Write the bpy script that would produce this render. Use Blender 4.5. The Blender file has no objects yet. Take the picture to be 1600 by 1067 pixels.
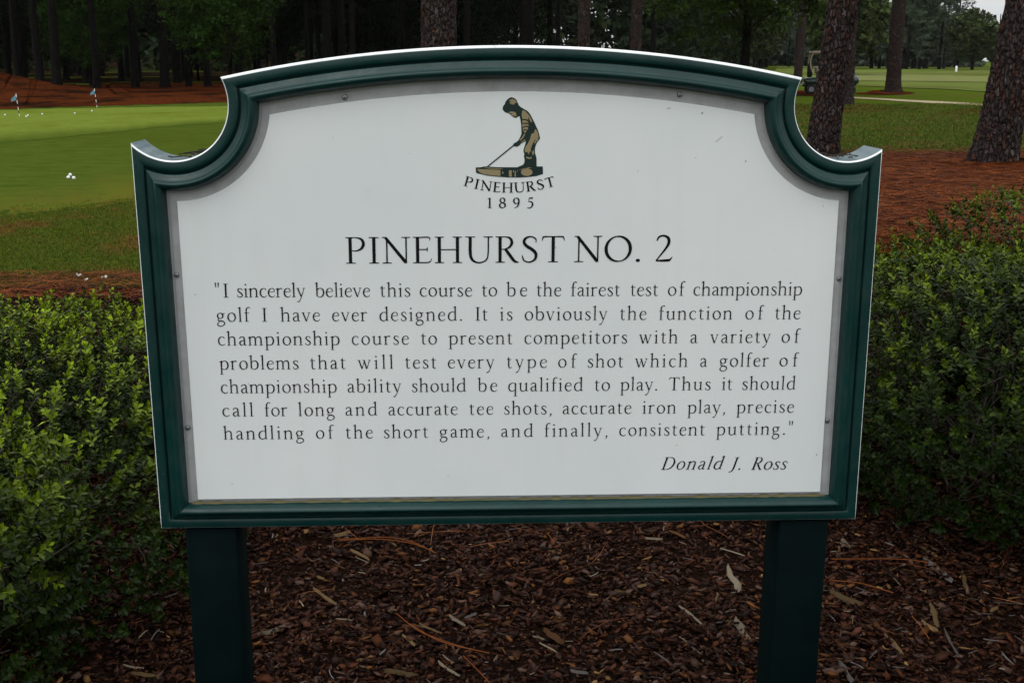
import bpy, math, random
import numpy as np
from mathutils import Vector, Matrix, Quaternion

S = bpy.context.scene
COL = S.collection
RAD = math.radians
rs = np.random.RandomState

# ------------------------------------------------------------------ camera
PITCH, ROLL, YAW, FPX = 0.240678, 0.0063997, 0.050615, 1806.7
CAM = np.array([-0.0973, -1.8899, 1.5])
ZB = 1.5 - 0.79326                      # underside of the sign board above the ground
FW = np.array([math.sin(YAW) * math.cos(PITCH), math.cos(YAW) * math.cos(PITCH), -math.sin(PITCH)])
_r = np.array([math.cos(YAW), -math.sin(YAW), 0.0])
_u = np.cross(_r, FW)
RT = _r * math.cos(ROLL) + _u * math.sin(ROLL)
UP = -_r * math.sin(ROLL) + _u * math.cos(ROLL)
cd = bpy.data.cameras.new("camera")
cd.sensor_width = 36.0
cd.lens = 36.0 * FPX / 1600.0
cd.clip_start, cd.clip_end = 0.05, 5000
cam = bpy.data.objects.new("camera", cd)
COL.objects.link(cam)
cam.matrix_world = Matrix(((RT[0], UP[0], -FW[0], CAM[0]), (RT[1], UP[1], -FW[1], CAM[1]),
                           (RT[2], UP[2], -FW[2], CAM[2]), (0, 0, 0, 1)))
S.camera = cam

# ------------------------------------------------------------------ world, sun, exposure
SUN_EL, SUN_AZ = RAD(58), RAD(215)       # azimuth clockwise from +Y: soft light from behind the camera, left
w = bpy.data.worlds.new("World")
S.world = w
w.use_nodes = True
nt = w.node_tree
nt.nodes.clear()
sky = nt.nodes.new("ShaderNodeTexSky")
sky.sky_type = 'NISHITA'
sky.sun_disc = False
sky.sun_elevation = SUN_EL
sky.sun_rotation = SUN_AZ
sky.air_density, sky.dust_density, sky.ozone_density = 1.0, 3.0, 1.0
hs = nt.nodes.new("ShaderNodeHueSaturation")
hs.inputs['Saturation'].default_value = 0.16
bg = nt.nodes.new("ShaderNodeBackground")
bg.inputs['Strength'].default_value = 0.12
wo = nt.nodes.new("ShaderNodeOutputWorld")
nt.links.new(sky.outputs[0], hs.inputs['Color'])
# overcast: an even cloud layer, about three times brighter overhead than at the horizon, over the clear-sky model
wtc = nt.nodes.new("ShaderNodeTexCoord")
wsp = nt.nodes.new("ShaderNodeSeparateXYZ")
nt.links.new(wtc.outputs['Generated'], wsp.inputs[0])
wmr = nt.nodes.new("ShaderNodeMapRange")
for k, v_ in enumerate((0.0, 1.0, 5.2, 14.5)): wmr.inputs[k + 1].default_value = v_
nt.links.new(wsp.outputs['Z'], wmr.inputs[0])
wcl = nt.nodes.new("ShaderNodeMix"); wcl.data_type = 'RGBA'; wcl.blend_type = 'MULTIPLY'
wcl.inputs[0].default_value = 1.0
nt.links.new(wmr.outputs[0], wcl.inputs[6])
wcl.inputs[7].default_value = (0.97, 1.0, 1.02, 1)
wmx = nt.nodes.new("ShaderNodeMix"); wmx.data_type = 'RGBA'
wmx.inputs[0].default_value = 0.8
nt.links.new(hs.outputs[0], wmx.inputs[6])
nt.links.new(wcl.outputs[2], wmx.inputs[7])
nt.links.new(wmx.outputs[2], bg.inputs['Color'])
nt.links.new(bg.outputs[0], wo.inputs['Surface'])
sd = bpy.data.lights.new("sun", 'SUN')
sd.energy = 0.5
sd.angle = RAD(25)
sd.color = (1.0, 0.97, 0.93)
sun = bpy.data.objects.new("sun", sd)
COL.objects.link(sun)
sdir = Vector((math.sin(SUN_AZ) * math.cos(SUN_EL), math.cos(SUN_AZ) * math.cos(SUN_EL), math.sin(SUN_EL)))
sun.rotation_euler = (-sdir).to_track_quat('-Z', 'Y').to_euler()
sun.location = sdir * 40
S.view_settings.view_transform = 'Standard'
S.view_settings.look = 'None'
S.view_settings.gamma = 1
S.view_settings.exposure = 0.30
S.render.engine = 'CYCLES'
S.cycles.use_denoising = True
S.cycles.max_bounces = 6
S.cycles.diffuse_bounces = 3
S.cycles.transparent_max_bounces = 8

# ------------------------------------------------------------------ helpers
def at(px, py, z=0.0):
    """ground (or height z) point of the surveyed plan, from photo pixel measurements"""
    d = FW + RT * (px - 800) / FPX - UP * (py - 533.5) / FPX
    t = (z - CAM[2]) / d[2]
    p = CAM + d * t
    return np.array([p[0], p[1], z])

def on_sign(px, py, y=0.0):
    d = FW + RT * (px - 800) / FPX - UP * (py - 533.5) / FPX
    p = CAM + d * (y - CAM[1]) / d[1]
    return float(p[0]), float(p[2] - ZB)

def hump(x, y):
    """gentle mound in front of the wood, on the left"""
    x, y = np.asarray(x, float), np.asarray(y, float)
    return 1.0 * np.exp(-(((x + 20.6) / 3.3) ** 2 + ((y - 48) / 5.0) ** 2)) \
        + 0.05 * np.sin(x * 0.31 + 1) * np.sin(y * 0.23) * (y > 6) * np.clip((y - 6) / 10, 0, 1)

def tag(o, label=None, cat=None, group=None, kind=None):
    if label: o["label"] = label
    if cat: o["category"] = cat
    if group: o["group"] = group
    if kind: o["kind"] = kind
    return o

def empty(name, loc=(0, 0, 0), label=None, cat=None, group=None, rz=0.0):
    o = bpy.data.objects.new(name, None)
    o.location = loc
    o.rotation_euler = (0, 0, rz)
    o.empty_display_size = 0.1
    COL.objects.link(o)
    return tag(o, label, cat, group)

def build(name, verts, faces, mats, parent=None, col=None, fmat=None, smooth=False, sharp=None, link=True):
    """faces: list of int arrays, each (n, k)"""
    verts = np.asarray(verts, np.float32)
    if not isinstance(faces, (list, tuple)): faces = [faces]
    faces = [np.asarray(f, np.int32) for f in faces if len(f)]
    me = bpy.data.meshes.new(name)
    me.vertices.add(len(verts))
    me.vertices.foreach_set("co", verts.ravel())
    loops = np.concatenate([f.ravel() for f in faces])
    sizes = np.concatenate([np.full(len(f), f.shape[1], np.int32) for f in faces])
    starts = np.concatenate([[0], np.cumsum(sizes)[:-1]]).astype(np.int32)
    me.loops.add(len(loops))
    me.loops.foreach_set("vertex_index", loops)
    me.polygons.add(len(sizes))
    me.polygons.foreach_set("loop_start", starts)
    me.polygons.foreach_set("loop_total", sizes)
    if smooth: me.polygons.foreach_set("use_smooth", np.ones(len(sizes), bool))
    if fmat is not None: me.polygons.foreach_set("material_index", np.asarray(fmat, np.int32))
    if col is not None:
        a = me.color_attributes.new("Col", 'FLOAT_COLOR', 'POINT')
        c = np.ones((len(verts), 4), np.float32)
        c[:, :3] = col
        a.data.foreach_set("color", c.ravel())
    me.update(calc_edges=True)
    me.validate()
    if sharp is not None and smooth:
        me.set_sharp_from_angle(angle=RAD(sharp))
    if not isinstance(mats, (list, tuple)): mats = [mats]
    for m in mats: me.materials.append(m)
    o = bpy.data.objects.new(name, me)
    if link: COL.objects.link(o)
    if parent: o.parent = parent
    return o

class MB:
    """collects simple shapes into one mesh"""
    def __init__(self):
        self.v, self.f, self.m = [], {}, {}
        self.n = 0
    def add(self, v, f, m=0):
        v = np.asarray(v, float).reshape(-1, 3)
        f = np.asarray(f, int)
        if f.ndim == 1: f = f[None]
        self.f.setdefault(f.shape[1], []).append(f + self.n)
        self.m.setdefault(f.shape[1], []).append(np.full(len(f), m))
        self.v.append(v)
        self.n += len(v)
    def box(self, c, s, m=0, rot=None, bev=0.0):
        x, y, z = np.array(s) / 2.0
        if bev > 0:                                  # chamfered box: 24 vertices
            v = []
            for sx in (-1, 1):
                for sy in (-1, 1):
                    for sz in (-1, 1):
                        v += [(sx * (x - bev), sy * (y - bev), sz * z), (sx * (x - bev), sy * y, sz * (z - bev)), (sx * x, sy * (y - bev), sz * (z - bev))]
            import bmesh
            bm = bmesh.new()
            for p in v: bm.verts.new(p)
            r = bmesh.ops.convex_hull(bm, input=bm.verts)
            bm.verts.index_update()
            vv = [p.co[:] for p in bm.verts]
            ff = [[q.index for q in f.verts] for f in bm.faces]
            bm.free()
        else:
            vv = [(a * x, b * y, d * z) for a in (-1, 1) for b in (-1, 1) for d in (-1, 1)]
            ff = [[0, 1, 3, 2], [4, 6, 7, 5], [0, 4, 5, 1], [2, 3, 7, 6], [0, 2, 6, 4], [1, 5, 7, 3]]
        vv = np.array(vv)
        if rot is not None: vv = vv @ np.array(rot).T
        vv = vv + np.array(c)
        tri = [f for f in ff if len(f) == 3]
        qd = [f for f in ff if len(f) == 4]
        n0 = self.n
        self.v.append(vv); self.n += len(vv)
        for lst in (tri, qd):
            if lst:
                a = np.array(lst)
                self.f.setdefault(a.shape[1], []).append(a + n0)
                self.m.setdefault(a.shape[1], []).append(np.full(len(a), m))
    def tube(self, pts, rad, seg=8, m=0, caps=True):
        v, f = tube_arrays(np.array(pts, float), rad, seg)
        self.add(v, f, m)
        if caps:
            self.add(v[:seg][::-1], np.arange(seg), m)
            self.add(v[-seg:], np.arange(seg), m)
    def build(self, name, mats, parent=None, smooth=False, sharp=None, col=None):
        ks = sorted(self.f)
        faces = [np.concatenate(self.f[k]) for k in ks]
        fm = np.concatenate([np.concatenate(self.m[k]) for k in ks])
        return build(name, np.concatenate(self.v), faces, mats, parent, fmat=fm, smooth=smooth, sharp=sharp, col=col)

def frames(pts):
    d = np.gradient(pts, axis=0)
    d /= np.linalg.norm(d, axis=1)[:, None] + 1e-12
    ref = np.where(np.abs(d[:, 2:3]) > 0.9, [[1.0, 0, 0]], [[0, 0, 1.0]])
    ref = np.repeat(ref[:1], len(d), 0) if True else ref
    a = np.cross(ref, d)
    a /= np.linalg.norm(a, axis=1)[:, None] + 1e-12
    b = np.cross(d, a)
    return d, a, b

def tube_arrays(pts, rad, seg=8):
    n = len(pts)
    rad = np.broadcast_to(np.asarray(rad, float), (n,))
    d, a, b = frames(pts)
    t = np.linspace(0, 2 * np.pi, seg, endpoint=False)
    v = pts[:, None] + rad[:, None, None] * (np.cos(t)[None, :, None] * a[:, None] + np.sin(t)[None, :, None] * b[:, None])
    i = np.arange(n - 1)[:, None] * seg
    j = np.arange(seg)[None]
    k = (j + 1) % seg
    f = np.stack([i + j, i + k, i + seg + k, i + seg + j], -1).reshape(-1, 4)
    return v.reshape(-1, 3), f

def grid_faces(nu, nv):
    i = np.arange(nu - 1)[:, None] * nv
    j = np.arange(nv - 1)[None]
    return np.stack([i + j, i + nv + j, i + nv + j + 1, i + j + 1], -1).reshape(-1, 4)

def rand_rot(rng, n):
    q = rng.normal(size=(n, 4))
    q /= np.linalg.norm(q, axis=1)[:, None]
    return quat_m(q)

def quat_m(q):
    a, b, c, d = q.T
    return np.stack([np.stack([1 - 2 * (c * c + d * d), 2 * (b * c - a * d), 2 * (b * d + a * c)], -1),
                     np.stack([2 * (b * c + a * d), 1 - 2 * (b * b + d * d), 2 * (c * d - a * b)], -1),
                     np.stack([2 * (b * d - a * c), 2 * (c * d + a * b), 1 - 2 * (b * b + c * c)], -1)], 1)

def basis(z, rng):
    """rotation matrices whose third column is z, random spin"""
    z = z / (np.linalg.norm(z, axis=1)[:, None] + 1e-12)
    t = rng.normal(size=z.shape)
    x = np.cross(t, z)
    x /= np.linalg.norm(x, axis=1)[:, None] + 1e-12
    y = np.cross(z, x)
    return np.stack([x, y, z], -1)

# ------------------------------------------------------------------ materials
def mat(name, base=(0.5, 0.5, 0.5), rough=0.6, spec=0.5, coat=0.0, metal=0.0):
    m = bpy.data.materials.new(name)
    m.use_nodes = True
    b = m.node_tree.nodes['Principled BSDF']
    b.inputs['Base Color'].default_value = (*base, 1)
    b.inputs['Roughness'].default_value = rough
    b.inputs['Specular IOR Level'].default_value = spec
    b.inputs['Coat Weight'].default_value = coat
    b.inputs['Metallic'].default_value = metal
    return m

def N(m, t, **kw):
    n = m.node_tree.nodes.new(t)
    for k, v in kw.items():
        if k in n.inputs: n.inputs[k].default_value = v
        else: setattr(n, k, v)
    return n

def L(m, a, b): m.node_tree.links.new(a, b)

def coords(m, kind='Object', scale=(1, 1, 1)):
    tc = N(m, 'ShaderNodeTexCoord')
    mp = N(m, 'ShaderNodeMapping')
    mp.inputs['Scale'].default_value = scale
    L(m, tc.outputs[kind], mp.inputs['Vector'])
    return mp.outputs[0]

def noise(m, vec, scale, detail=4, rough=0.6, dist=0.0):
    n = N(m, 'ShaderNodeTexNoise')
    n.inputs['Scale'].default_value = scale
    n.inputs['Detail'].default_value = detail
    n.inputs['Roughness'].default_value = rough
    n.inputs['Distortion'].default_value = dist
    L(m, vec, n.inputs['Vector'])
    return n.outputs[0]

def ramp(m, fac, stops):
    r = N(m, 'ShaderNodeValToRGB')
    e = r.color_ramp.elements
    while len(e) < len(stops): e.new(0.5)
    for k, (p, c) in enumerate(stops):
        e[k].position = p
        e[k].color = (*c, 1) if len(c) == 3 else c
    L(m, fac, r.inputs[0])
    return r.outputs[0]

def mixc(m, fac, a, b, mode='MIX'):
    n = N(m, 'ShaderNodeMix', data_type='RGBA', blend_type=mode)
    for s, v in ((n.inputs[0], fac), (n.inputs[6], a), (n.inputs[7], b)):
        if hasattr(v, 'is_output'): L(m, v, s)
        elif isinstance(v, (int, float)): s.default_value = v
        else: s.default_value = (*v, 1)
    return n.outputs[2]

def setb(m, sock, out): L(m, out, m.node_tree.nodes['Principled BSDF'].inputs[sock])

def bump(m, h, strength=0.3, dist=0.01):
    b = N(m, 'ShaderNodeBump')
    b.inputs['Strength'].default_value = strength
    b.inputs['Distance'].default_value = dist
    L(m, h, b.inputs['Height'])
    setb(m, 'Normal', b.outputs[0])

def colattr(m):
    a = N(m, 'ShaderNodeVertexColor', layer_name="Col")
    return a.outputs[0]

M = {}
# sign paint: glossy dark green, a little weathered
m = M['paint'] = mat('green_paint', (0.008, 0.05, 0.047), 0.34, 0.33, 0.0)
v = coords(m)
n1 = noise(m, v, 9, 6, 0.65)
setb(m, 'Base Color', ramp(m, n1, [(0.3, (0.0009, 0.0205, 0.0190)), (0.55, (0.0013, 0.0270, 0.0250)), (0.75, (0.0030, 0.0350, 0.0320))]))
base_ = m.node_tree.nodes['Principled BSDF'].inputs['Base Color'].links[0].from_socket
chip_ = ramp(m, noise(m, v, 210, 3, 0.5), [(0.72, (0, 0, 0)), (0.76, (0.55, 0.55, 0.55))])
dust_ = ramp(m, noise(m, v, 14, 8, 0.75), [(0.50, (0, 0, 0)), (0.80, (0.10, 0.10, 0.10))])
base_ = mixc(m, dust_, base_, (0.10, 0.12, 0.11))
setb(m, 'Base Color', mixc(m, chip_, base_, (0.09, 0.13, 0.125)))
setb(m, 'Roughness', ramp(m, noise(m, v, 30, 5), [(0.3, (0.27,) * 3), (0.7, (0.52,) * 3)]))
bump(m, noise(m, v, 120, 4, 0.6), 0.16, 0.002)
m = M['shaded_paint'] = mat('shaded_post_paint', (0.002, 0.009, 0.010), 0.6, 0.04)  # same green paint, with the posts' shade put into a darker colour
v = coords(m)
setb(m, 'Base Color', ramp(m, noise(m, v, 12, 6, 0.65), [(0.3, (0.0005, 0.0032, 0.0035)), (0.7, (0.0012, 0.0062, 0.0066))]))
bump(m, noise(m, coords(m, 'Object', (60, 60, 4)), 3, 4), 0.15, 0.002)
m = M['edge'] = mat('worn_white_edge', (0.78, 0.80, 0.80), 0.5)
v = coords(m)
setb(m, 'Base Color', ramp(m, noise(m, v, 22, 6, 0.7), [(0.30, (0.28, 0.31, 0.31)), (0.42, (0.72, 0.75, 0.75)), (0.7, (0.86, 0.88, 0.88))]))
m = M['side'] = mat('sky_sheen_green_side', (0.03, 0.09, 0.10), 0.42, 0.6, 0.2)  # sky reflection on the green paint, put into a paler blue-grey base
v = coords(m)
setb(m, 'Base Color', ramp(m, noise(m, v, 35, 6, 0.7), [(0.3, (0.035, 0.075, 0.085)), (0.6, (0.075, 0.125, 0.140)), (0.8, (0.12, 0.17, 0.18))]))
bump(m, noise(m, v, 260, 3), 0.12, 0.002)
m = M['grey'] = mat('grey_backing', (0.34, 0.345, 0.35), 0.5)
v = coords(m)
setb(m, 'Base Color', ramp(m, noise(m, v, 28, 6, 0.7), [(0.25, (0.27, 0.27, 0.275)), (0.6, (0.36, 0.365, 0.37)), (0.85, (0.42, 0.42, 0.43))]))
m = M['panel'] = mat('white_panel', (0.72, 0.75, 0.75), 0.38, 0.4)
v = coords(m)
c1 = ramp(m, noise(m, v, 2.2, 5, 0.6), [(0.3, (0.665, 0.70, 0.70)), (0.7, (0.745, 0.765, 0.765))])
st = noise(m, coords(m, 'Object', (1, 1, 0.12)), 24, 4, 0.6)
c2 = mixc(m, ramp(m, st, [(0.52, (0, 0, 0)), (0.8, (0.08, 0.08, 0.08))]), c1, (0.46, 0.47, 0.43))
setb(m, 'Base Color', c2)
bump(m, noise(m, v, 4, 2), 0.05, 0.01)
M['ink'] = mat('black_vinyl', (0.004, 0.0045, 0.005), 0.5, 0.15)
M['emblem_dark'] = mat('dark_green_vinyl', (0.006, 0.020, 0.018), 0.5, 0.3)
M['emblem_tan'] = mat('tan_vinyl', (0.27, 0.215, 0.115), 0.5, 0.3)
m = M['screw'] = mat('screw_metal', (0.33, 0.33, 0.34), 0.4, 0.5, 0, 0.7)
M['screw_dark'] = mat('screw_recess', (0.07, 0.07, 0.07), 0.7)
M['grime'] = mat('mustard_grime', (0.10, 0.085, 0.035), 0.9)

def leaf_mat(name, rough=0.42, spec=0.45, trans=0.0, var=0.25):
    m = mat(name, (0.05, 0.1, 0.02), rough, spec)
    c = colattr(m)
    if var:
        c = mixc(m, ramp(m, noise(m, coords(m), 60, 2), [(0.3, (0.75,) * 3), (0.7, (1.15,) * 3)]), c, c) if False else c
    setb(m, 'Base Color', c)
    b = m.node_tree.nodes['Principled BSDF']
    if trans:
        tr = N(m, 'ShaderNodeBsdfTranslucent')
        L(m, c, tr.inputs['Color'])
        mx = N(m, 'ShaderNodeMixShader')
        mx.inputs[0].default_value = trans
        L(m, b.outputs[0], mx.inputs[1]); L(m, tr.outputs[0], mx.inputs[2])
        L(m, mx.outputs[0], m.node_tree.nodes['Material Output'].inputs['Surface'])
    return m
M['holly'] = leaf_mat('shrub_leaf', 0.30, 0.10, 0.16)
M['needle'] = leaf_mat('pine_needle', 0.6, 0.08, 0.0)
M['treeleaf'] = leaf_mat('tree_leaf', 0.6, 0.08, 0.15)
M['chip'] = leaf_mat('bark_chip', 0.5, 0.04, 0.0)
M['straw_needle'] = leaf_mat('fallen_needle', 0.7, 0.06, 0.0)
M['grassblade'] = leaf_mat('grass_blade', 0.6, 0.06, 0.15)
M['twig'] = mat('shrub_stem', (0.030, 0.023, 0.014), 0.8)

def bark(name, dark, mid, red, pale, sc=1.0):
    m = mat(name, mid, 0.85, 0.1)
    v = coords(m, 'Object', (19 * sc, 19 * sc, 6.5 * sc))
    wv = N(m, 'ShaderNodeTexNoise'); wv.inputs['Scale'].default_value = 1.3; wv.inputs['Detail'].default_value = 4
    L(m, v, wv.inputs['Vector'])
    va = N(m, 'ShaderNodeVectorMath', operation='MULTIPLY_ADD')
    L(m, wv.outputs['Color'], va.inputs[0]); va.inputs[1].default_value = (1.3, 1.3, 1.3); L(m, v, va.inputs[2])
    v = va.outputs[0]
    vo = N(m, 'ShaderNodeTexVoronoi', feature='DISTANCE_TO_EDGE')
    L(m, v, vo.inputs['Vector']); vo.inputs['Scale'].default_value = 1.0
    vc = N(m, 'ShaderNodeTexVoronoi', feature='F1')
    L(m, v, vc.inputs['Vector']); vc.inputs['Scale'].default_value = 1.0
    fine = noise(m, coords(m, 'Object', (30, 30, 12)), 2.0, 6, 0.7)
    sep = N(m, 'ShaderNodeSeparateColor')
    L(m, vc.outputs['Color'], sep.inputs[0])
    cell = ramp(m, sep.outputs[0], [(0.0, mid), (0.58, mid), (0.70, red), (0.86, red), (0.97, pale)])
    cell = mixc(m, ramp(m, fine, [(0.35, (0, 0, 0)), (0.75, (1, 1, 1))]), mixc(m, 0.55, cell, dark), cell)
    crack = ramp(m, vo.outputs['Distance'], [(0.0, (0, 0, 0)), (0.16, (1, 1, 1))])
    setb(m, 'Base Color', mixc(m, crack, dark, cell))
    h = N(m, 'ShaderNodeMath', operation='MULTIPLY_ADD')
    L(m, fine, h.inputs[0]); h.inputs[1].default_value = 0.35
    L(m, crack, h.inputs[2])
    bump(m, h.outputs[0], 0.9, 0.03)
    return m
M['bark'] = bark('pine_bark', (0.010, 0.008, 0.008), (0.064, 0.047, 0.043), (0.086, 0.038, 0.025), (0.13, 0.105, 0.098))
M['bark_shaded'] = bark('shaded_pine_bark', (0.003, 0.0025, 0.002), (0.008, 0.0065, 0.006), (0.010, 0.006, 0.005), (0.014, 0.012, 0.011), 0.6)  # pine bark darkened, with the wood's shade put into the colour

def ground_mat(name, stops, s1, brown=None, s2=0.25, bscale=90, bstr=0.5, amt=(0.5, 0.68), bdist=0.02, stretch=(1, 1, 1)):
    m = mat(name, (0.1, 0.1, 0.05), 0.95, 0.1)
    v = coords(m, 'Object', stretch)
    c = ramp(m, noise(m, v, s1, 8, 0.72), stops)
    if brown:
        f = ramp(m, noise(m, coords(m, 'Object', (1, 0.6, 1)), s2, 7, 0.68, 0.4), [(amt[0], (0, 0, 0)), (amt[1], (1, 1, 1))])
        c = mixc(m, f, c, ramp(m, noise(m, v, s1 * 1.7, 6, 0.7), [(0.3, tuple(0.5 * q for q in brown)), (0.7, brown)]))
    setb(m, 'Base Color', c)
    m.node_tree.nodes['Principled BSDF'].inputs['Specular IOR Level'].default_value = 0.0
    bump(m, noise(m, v, bscale, 4, 0.7), bstr, bdist)
    return m
M['rough'] = ground_mat('rough_turf', [(0.3, (0.038, 0.055, 0.005)), (0.5, (0.062, 0.084, 0.009)), (0.7, (0.088, 0.108, 0.016))], 9,
                        (0.15, 0.075, 0.020), 0.55, 60, 0.8, (0.44, 0.62))
M['straw'] = ground_mat('pine_straw', [(0.30, (0.014, 0.005, 0.003)), (0.46, (0.055, 0.014, 0.005)), (0.60, (0.115, 0.030, 0.009)), (0.8, (0.19, 0.058, 0.018))], 4.5,
                        (0.022, 0.010, 0.006), 0.45, 30, 0.9, (0.48, 0.60), 0.04, (1, 2.4, 1))
M['mulch'] = ground_mat('bark_mulch_soil', [(0.3, (0.005, 0.003, 0.002)), (0.6, (0.014, 0.007, 0.005)), (0.8, (0.03, 0.015, 0.010))], 40, None, 1, 60, 1.0)
m = M['green'] = ground_mat('putting_turf', [(0.3, (0.092, 0.126, 0.017)), (0.55, (0.124, 0.162, 0.025)), (0.75, (0.15, 0.185, 0.035))], 3, (0.115, 0.14, 0.012), 0.35, 160, 0.2)
M['fringe'] = ground_mat('fringe_turf', [(0.3, (0.035, 0.056, 0.006)), (0.5, (0.052, 0.076, 0.010)), (0.75, (0.074, 0.096, 0.015))], 2.2,
                         (0.066, 0.090, 0.010), 0.22, 120, 0.3, (0.50, 0.64), 0.02, (1, 1.8, 1))
def fade_to(m, other):
    b = m.node_tree.nodes['Principled BSDF']
    src = b.inputs['Base Color'].links[0].from_socket
    v = coords(m)
    setb(m, 'Base Color', mixc(m, colattr(m), ramp(m, noise(m, v, 2.5, 7, 0.7), other), src))
fade_to(M['green'], [(0.3, (0.036, 0.057, 0.006)), (0.5, (0.053, 0.077, 0.010)), (0.75, (0.074, 0.096, 0.015))])
fade_to(M['fringe'], [(0.3, (0.10, 0.062, 0.014)), (0.5, (0.085, 0.090, 0.012)), (0.75, (0.070, 0.098, 0.011))])
M['fairway'] = ground_mat('fairway_turf', [(0.3, (0.080, 0.112, 0.022)), (0.7, (0.118, 0.142, 0.036))], 0.9, (0.11, 0.115, 0.034), 0.06, 60, 0.3, (0.5, 0.6), 0.02, (0.4, 2, 1))
M['fairgreen'] = ground_mat('pale_turf', [(0.3, (0.125, 0.140, 0.045)), (0.7, (0.15, 0.16, 0.06))], 0.5, None)
M['rightgrass'] = ground_mat('mown_turf', [(0.28, (0.038, 0.058, 0.005)), (0.5, (0.060, 0.086, 0.009)), (0.72, (0.090, 0.115, 0.016))], 2.4,
                             (0.12, 0.075, 0.03), 0.32, 50, 0.7, (0.56, 0.72), 0.03, (0.6, 1.6, 1))
M['sand'] = ground_mat('sandy_path', [(0.3, (0.30, 0.24, 0.15)), (0.7, (0.42, 0.34, 0.22))], 6, None)
M['forest_floor'] = ground_mat('forest_floor', [(0.3, (0.006, 0.005, 0.003)), (0.7, (0.022, 0.012, 0.007))], 5, None)
M['ball'] = mat('golf_ball_white', (0.8, 0.8, 0.78), 0.35)
M['cart_beige'] = mat('beige_plastic', (0.34, 0.29, 0.20), 0.5)
M['cart_green'] = mat('dark_green_plastic', (0.010, 0.028, 0.018), 0.3, 0.5, 0.3)
M['black'] = mat('black_rubber', (0.012, 0.012, 0.013), 0.75)
M['rim'] = mat('wheel_rim', (0.16, 0.16, 0.16), 0.5)
M['steel'] = mat('painted_steel', (0.10, 0.10, 0.10), 0.4, 0.5, 0, 0.4)
m = M['glass'] = mat('tinted_windscreen', (0.05, 0.06, 0.07), 0.12, 0.5)
m.node_tree.nodes['Principled BSDF'].inputs['Alpha'].default_value = 0.55
M['white'] = mat('white_paint', (0.75, 0.75, 0.73), 0.5)
M['scrap'] = mat('dull_white_scrap', (0.42, 0.41, 0.36), 0.8)
M['blue'] = mat('blue_cloth', (0.10, 0.24, 0.34), 0.8)
for k, mm in list(M.items()):
    mm.use_backface_culling = False

# ------------------------------------------------------------------ ground sheets
xs = np.unique(np.concatenate([np.linspace(-1400, -60, 14), np.linspace(-60, 60, 121), np.linspace(60, 1400, 14)]))
ys = np.unique(np.concatenate([np.linspace(-190, -10, 6), np.linspace(-10, 110, 121), np.linspace(110, 2190, 16)]))
X, Y = np.meshgrid(xs, ys, indexing='ij')
o = build('ground', np.stack([X, Y, hump(X, Y)], -1).reshape(-1, 3), grid_faces(len(xs), len(ys)), M['rightgrass'], smooth=True)
tag(o, kind='structure')

def wob(u, seed, amp, f=1.0):
    r = rs(seed)
    s = np.zeros_like(u)
    for k in range(9):
        s += r.uniform(-1, 1) / (1 + 0.55 * k) * np.sin(u * f * (1.0 + 1.7 * k) + r.uniform(0, 7))
    return s * amp

def strip(name, near, far, m, lift, n=160, nv=24, amp=(0.1, 0.1), f=(1.0, 1.0), seed=1, fade=None):
    """irregular ground patch between a near and a far edge (lists of plan points)"""
    def curve(pts, a, fr, sd):
        pts = np.array([tuple(q)[:2] for q in pts], float)
        s = np.concatenate([[0], np.cumsum(np.linalg.norm(np.diff(pts, axis=0), axis=1))])
        u = np.linspace(0, s[-1], n)
        p = np.stack([np.interp(u, s, pts[:, 0]), np.interp(u, s, pts[:, 1])], -1)
        k = max(3, n // 12)
        pad = np.concatenate([np.repeat(p[:1], k, 0), p, np.repeat(p[-1:], k, 0)])
        ker = np.ones(2 * k + 1) / (2 * k + 1)
        p = np.stack([np.convolve(pad[:, i], ker, 'valid') for i in (0, 1)], -1)
        d = np.gradient(p, axis=0)
        d /= np.linalg.norm(d, axis=1)[:, None] + 1e-9
        return p + np.stack([-d[:, 1], d[:, 0]], -1) * wob(u, sd, a, fr)[:, None]
    a = curve(near, amp[0], f[0], seed)
    b = curve(far, amp[1], f[1], seed + 50)
    t = np.linspace(0, 1, nv)
    P = a[:, None] * (1 - t)[None, :, None] + b[:, None] * t[None, :, None]
    z = hump(P[..., 0], P[..., 1]) + lift
    if seed == 17:                      # needles drifted up against the broad pine
        z = z + 0.11 * np.exp(-((P[..., 0] - 7.9) ** 2 + (P[..., 1] - 14.5) ** 2) / 0.7 ** 2) + 0.022 * np.sin(P[..., 0] * 3.1 + P[..., 1]) * np.sin(P[..., 1] * 2.6) * np.clip((P[..., 1] - 7) / 2, 0, 1) ** 2 + 0.012
    o = build(name, np.concatenate([P, z[..., None]], -1).reshape(-1, 3), grid_faces(n, nv), m, smooth=True,
              col=None if fade is None else np.repeat(np.clip((np.tile(t, n) + 0.035 * wob(np.repeat(np.arange(n) / n * 40, nv), seed + 7, 1.0, 1.0)) / fade, 0, 1)[:, None] ** 1.0, 3, 1))
    return tag(o, kind='structure')

A = at
strip('forest_floor', [A(-500, 150), A(0, 140), A(400, 136), A(1010, 122)], [(-190, 120), (-90, 150), (-20, 170), (60, 180)], M['forest_floor'], 0.004, 120, 30, (0.6, 2), (0.3, 0.1), 3)
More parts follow.
